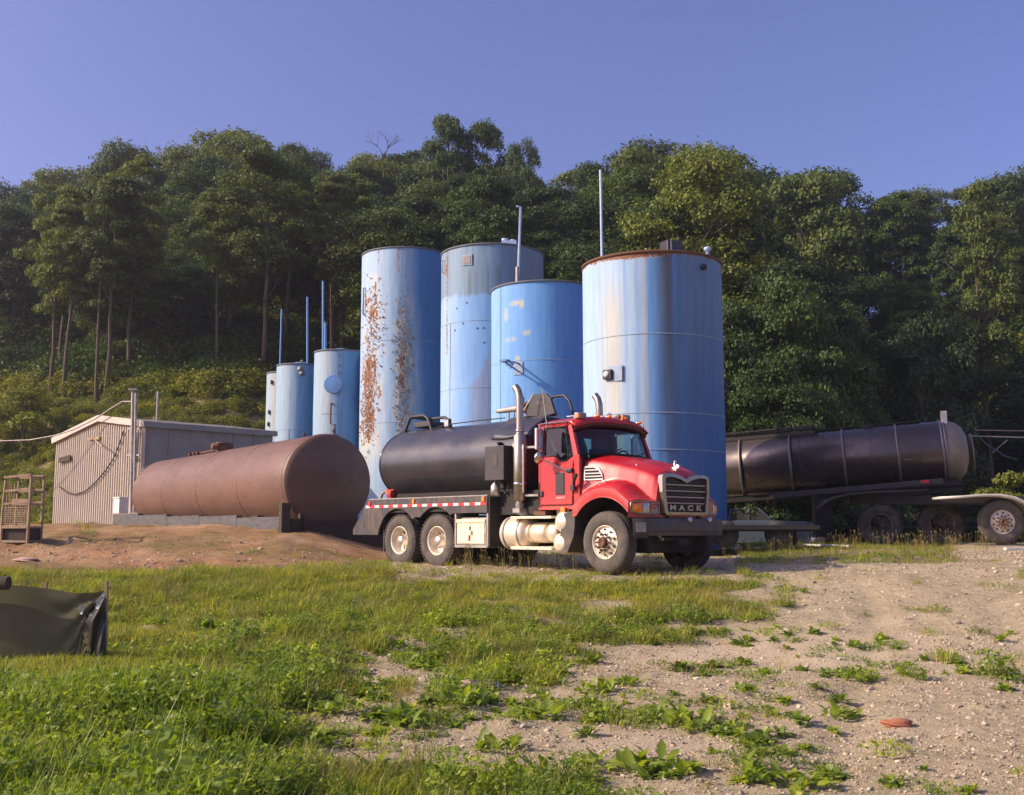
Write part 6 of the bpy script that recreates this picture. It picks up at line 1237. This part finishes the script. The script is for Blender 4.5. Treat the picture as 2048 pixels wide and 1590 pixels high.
# dark low trailer deck in front of the pickup
def boxthing(name, label, cat, p0, p1): pass
LD = empty('low_trailer', at(1540, 1085, 24.5)); tag(LD, 'low dark flat trailer deck just in front of the red truck bumper', 'trailer'); lo = LD.location.copy(); zt_ = at(1540, 1050, 24.5).z-lo.z
b = MB(); b.box(-2.4, 1.05, -.2, 1.6, zt_-.14, zt_); b.build('deck', M['dark'], LD, .01)
b = MB(); b.box(-2.4, 1.06, -.24, -.2, zt_-.10, zt_-.02); b.build('edge_rail', M['darksteel'], LD)
for x in (-1.0, .2): b = MB(); b.lathe([(0, .12), (0, .30), (.2, .30), (.2, .12)], (x, -.1, .18), (0, 1, 0), 24); b.build('wheel', M['rubber'], LD)
b = MB(); b.box(.5, .6, 0, .1, -.3, zt_-.14); b.build('jack_leg', M['dark'], LD)
# pickup truck behind
pk = empty('pickup_truck', (0, 0, 0), 0); kp = at(1632, 1068, 40.); s_ = 40/F
pk.location = (kp.x, kp.y, at(1600, 1093, 40).z-.35); pk.rotation_euler = (0, 0, R(-28)); tag(pk, 'old blue-grey pickup truck parked behind the low trailer', 'pickup')
zz = pk.location.z; Hc = at(1540, 1017, 40).z-zz; hh_ = at(1590, 1043, 40).z-zz; wl_ = .85
def PKp(n, b, m, bev=0, **k): return b.build(n, M[m], pk, bev, **k)
b = MB(); body = [(0, .45), (0, hh_-.06), (-.1, hh_), (-1.35, hh_+.03), (-1.35, .42), (-.95, .42)]+[( -.62+.42*math.cos(a), .40+.42*math.sin(a)) for a in np.linspace(math.pi*.97, .05, 9)]
b.plate([(0, .45), (0, hh_-.06), (-.1, hh_), (-1.35, hh_+.04), (-5.2, hh_+.04), (-5.2, .45)], lambda u, v, t: (u, t, v), -wl_, wl_); PKp('body', b, 'bluegrey', .03)
b = MB(); b.plate([(-1.32, hh_+.02), (-1.80, Hc-.03), (-1.9, Hc), (-2.85, Hc), (-2.95, Hc-.05), (-3.0, hh_+.02)], lambda u, v, t: (u, t, v), -wl_+.1, wl_-.1); PKp('cabin_glass', b, 'darkglass', .03)
b = MB(); b.box(-2.88, -1.82, -wl_+.08, wl_-.08, Hc-.04, Hc+.02); 
for sy in (-1, 1):
    b.beam((-1.34, sy*(wl_-.09), hh_), (-1.84, sy*(wl_-.09), Hc), .07, .07); b.beam((-2.98, sy*(wl_-.09), hh_), (-2.9, sy*(wl_-.09), Hc), .07, .1); b.beam((-2.25, sy*(wl_-.09), hh_), (-2.2, sy*(wl_-.09), Hc), .05, .06)
PKp('cabin_frame', b, 'bluegrey', .02)
b = MB(); b.box(-5.1, -3.1, -wl_+.1, wl_-.1, hh_+.042, hh_+.08); PKp('cargo_bed', b, 'dark')
b = MB(); b.box(.0, .03, -wl_+.05, wl_-.05, hh_-.38, hh_-.08); PKp('grille', b, 'greyplastic')
for z in np.linspace(hh_-.34, hh_-.12, 5): b = MB(); b.box(.03, .045, -wl_+.3, wl_-.3, z-.01, z+.01); PKp('grille_bar', b, 'chrome')
for sy in (-1, 1): b = MB(); b.box(.03, .05, sy*(wl_-.16)-.1, sy*(wl_-.16)+.1, hh_-.34, hh_-.12); PKp('headlight', b, 'lens', .01)
b = MB(); b.box(.0, .16, -wl_-.02, wl_+.02, .50, .68); PKp('bumper', b, 'chrome', .03)
for x in (-.75, -4.2):
    for sy in (-1, 1): b = MB(); b.lathe([(0, 0), (0, .2), (0, .38), (.22, .38), (.22, 0)], (x, sy*(wl_+.02) if sy < 0 else wl_-.2, .36), (0, 1, 0), 28); PKp('wheel', b, 'rubber')
# boards lying on the ground
for (p0, p1, Z0, Z1, w_, lb) in (((1608, 1093), (1702, 1096), 25.5, 25.3, .14, 'pale board lying on the ground under the trailer legs'), ((2010, 1102), (2075, 1101), 25.6, 25.4, .12, 'white board lying on the gravel at the right edge')):
    a = hit(*p0); c = hit(*p1); a.z += .04; c.z += .04; m_ = MB().beam(a-a, c-a, w_, .05).build('board', M['white'], None, .005); m_.location = a; tag(m_, lb, 'board')
# ------------------------------------------------------------------ rusty wire cage at the far left
cp = hit(42, 1084, 20, 60); cg = empty('wire_cage', cp, -.2); sc_ = cp.y/F; tag(cg, 'tall rusty wire cage frame standing by the dirt bank at the far left', 'cage')
W2, D2, H2 = 29*sc_, .45, 126*sc_
def CG(n, b, m='cage'): return b.build(n, M[m], cg)
for (x, y) in ((-W2, -D2/2), (W2, -D2/2), (-W2, D2/2), (W2, D2/2)): b = MB(); b.tube([(x, y, -.1), (x*1.02, y, H2*.45), (x*.9 if x < 0 else x*1.05, y, H2*.95 if x < 0 else H2)], .03, 6); CG('post', b)
for z in (.0, .22, .58, .78, 1.0):
    b = MB(); h = H2*z
    for y in (-D2/2, D2/2): b.beam((-W2, y, h), (W2, y, h+(.05 if z > .5 else 0)), .05, .05)
    for x in (-W2, W2): b.beam((x, -D2/2, h), (x, D2/2, h), .04, .04)
    CG('rail', b)
for k in range(11): x = -W2+2*W2*(k+.5)/11; b = MB(); b.tube([(x, -D2/2, H2*.22), (x+random.uniform(-.02, .02), -D2/2, H2*(.58 if k > 4 else .9))], .012, 5); CG('wire', b)
for k in range(9): z = H2*(.24+.035*k); b = MB(); b.tube([(-W2, -D2/2-.01, z), (W2, -D2/2-.01, z)], .010, 5); CG('wire', b)
b = MB(); b.box(-W2, W2, -D2/2+.03, D2/2-.03, H2*.02, H2*.21); CG('base_tray', b, 'darkwood')
b = MB(); b.box(-.1, W2*.9, -D2/2-.02, -D2/2+.02, H2*.56, H2*.66); CG('cross_plate', b)
# ------------------------------------------------------------------ silt fence, nearest left
FZ = 12.6; fp = hit(212, 1318); 
sf = empty('silt_fence', (fp.x, fp.y, fp.z)); tag(sf, 'sagging olive silt fence fabric tied to wooden stakes in the left foreground', 'fence')
fo = sf.location.copy()
def fpt(px, py, Z=None): return at(px, py, fp.y if Z is None else Z)-fo
def SF(n, b, m, **k): return b.build(n, M[m] if isinstance(m, str) else m, sf, **k)
b = MB(); b.beam(fpt(210, 1345), fpt(213, 1162), .055, .035); SF('stake', b, 'wood'); b = MB(); b.beam(fpt(90, 1300, fp.y+.25), fpt(92, 1164, fp.y+.25), .045, .03); SF('stake', b, 'wood')
def topy(px): return float(np.interp(px, [-500, -60, 0, 60, 100, 150, 190, 212], [1168, 1166, 1168, 1173, 1178, 1186, 1185, 1180]))
def cloth(u, v):
    px = -420+u*628; ty = topy(px); py = ty+(1330-ty)*v; w = .012*math.sin(px*.035+v*2)+.02*math.sin(v*3.1)*math.sin(px*.012+1)+.03*math.sin((py-1180)/max(20., 215-px)*9)*math.exp(-((px-212)/90)**2)
    w += .025*math.exp(-((px-150)/50)**2)*math.sin(v*22-px*.06)*(1-v)
    k = S((px-150)/60)*S((v-.25)/.3); return tuple(fpt(px-28*k, py, fp.y-.05-w-(.12*float(k))))
b = MB(); b.grid(cloth, 110, 22); SF('fabric', b, 'fabric')
def flap(u, v):
    py = 1186+v*150; xl = np.interp(py, [1186, 1205, 1240, 1270, 1300, 1340], [205, 190, 168, 176, 181, 186]); xr = 211; px = xl+(xr-xl)*u; return tuple(fpt(px, py, fp.y-.16-.05*math.sin(u*3.1)-.03*math.sin(u*9+v*11)))
b = MB(); b.grid(flap, 14, 24); SF('loose_flap', b, 'blackplastic')
b = MB(); r_ = random.Random(3)
for (px, py, w, h) in ((207, 1190, .05, .06), (203, 1198, .07, .06), (196, 1208, .06, .09), (183, 1228, .07, .03), (164, 1219, .05, .09)):
    c = fpt(px, py, fp.y-.26); b.add([c+Vector((-w*.5, 0, -h*.5)), c+Vector((w*.1, -.01, -h*.6)), c+Vector((w*.6, 0, h*.4)), c+Vector((0, -.03, h*.6))], [(0, 1, 2, 3)])
SF('flap_glint', b, 'whiteglint')  # small white patches painting highlights onto the dark flap
m_ = MB(); m_.cyl((0, 0, 0), (-1.8, .1, .02), .075, .08, 12); o = m_.build('log', M['darkwood']); o.location = at(17, 1166, fp.y-.25); tag(o, 'dark log resting on the top edge of the silt fence at the far left', 'log')
# ------------------------------------------------------------------ thin morning haze
hm = bpy.data.materials.new('haze'); hm.use_nodes = True; nt = hm.node_tree; nt.nodes.clear()
ho = nt.nodes.new('ShaderNodeOutputMaterial'); pv = nt.nodes.new('ShaderNodeVolumePrincipled')
pv.inputs['Color'].default_value = (.92, .94, 1, 1); pv.inputs['Density'].default_value = .00055; pv.inputs['Anisotropy'].default_value = .55
nt.links.new(pv.outputs[0], ho.inputs['Volume'])
hb = MB(); hb.box(-150, 150, -30, 190, -1.5, 48); hz = hb.build('haze', hm); tag(hz, 'thin bluish morning haze hanging in front of the wooded hillside', 'haze', kind='stuff')
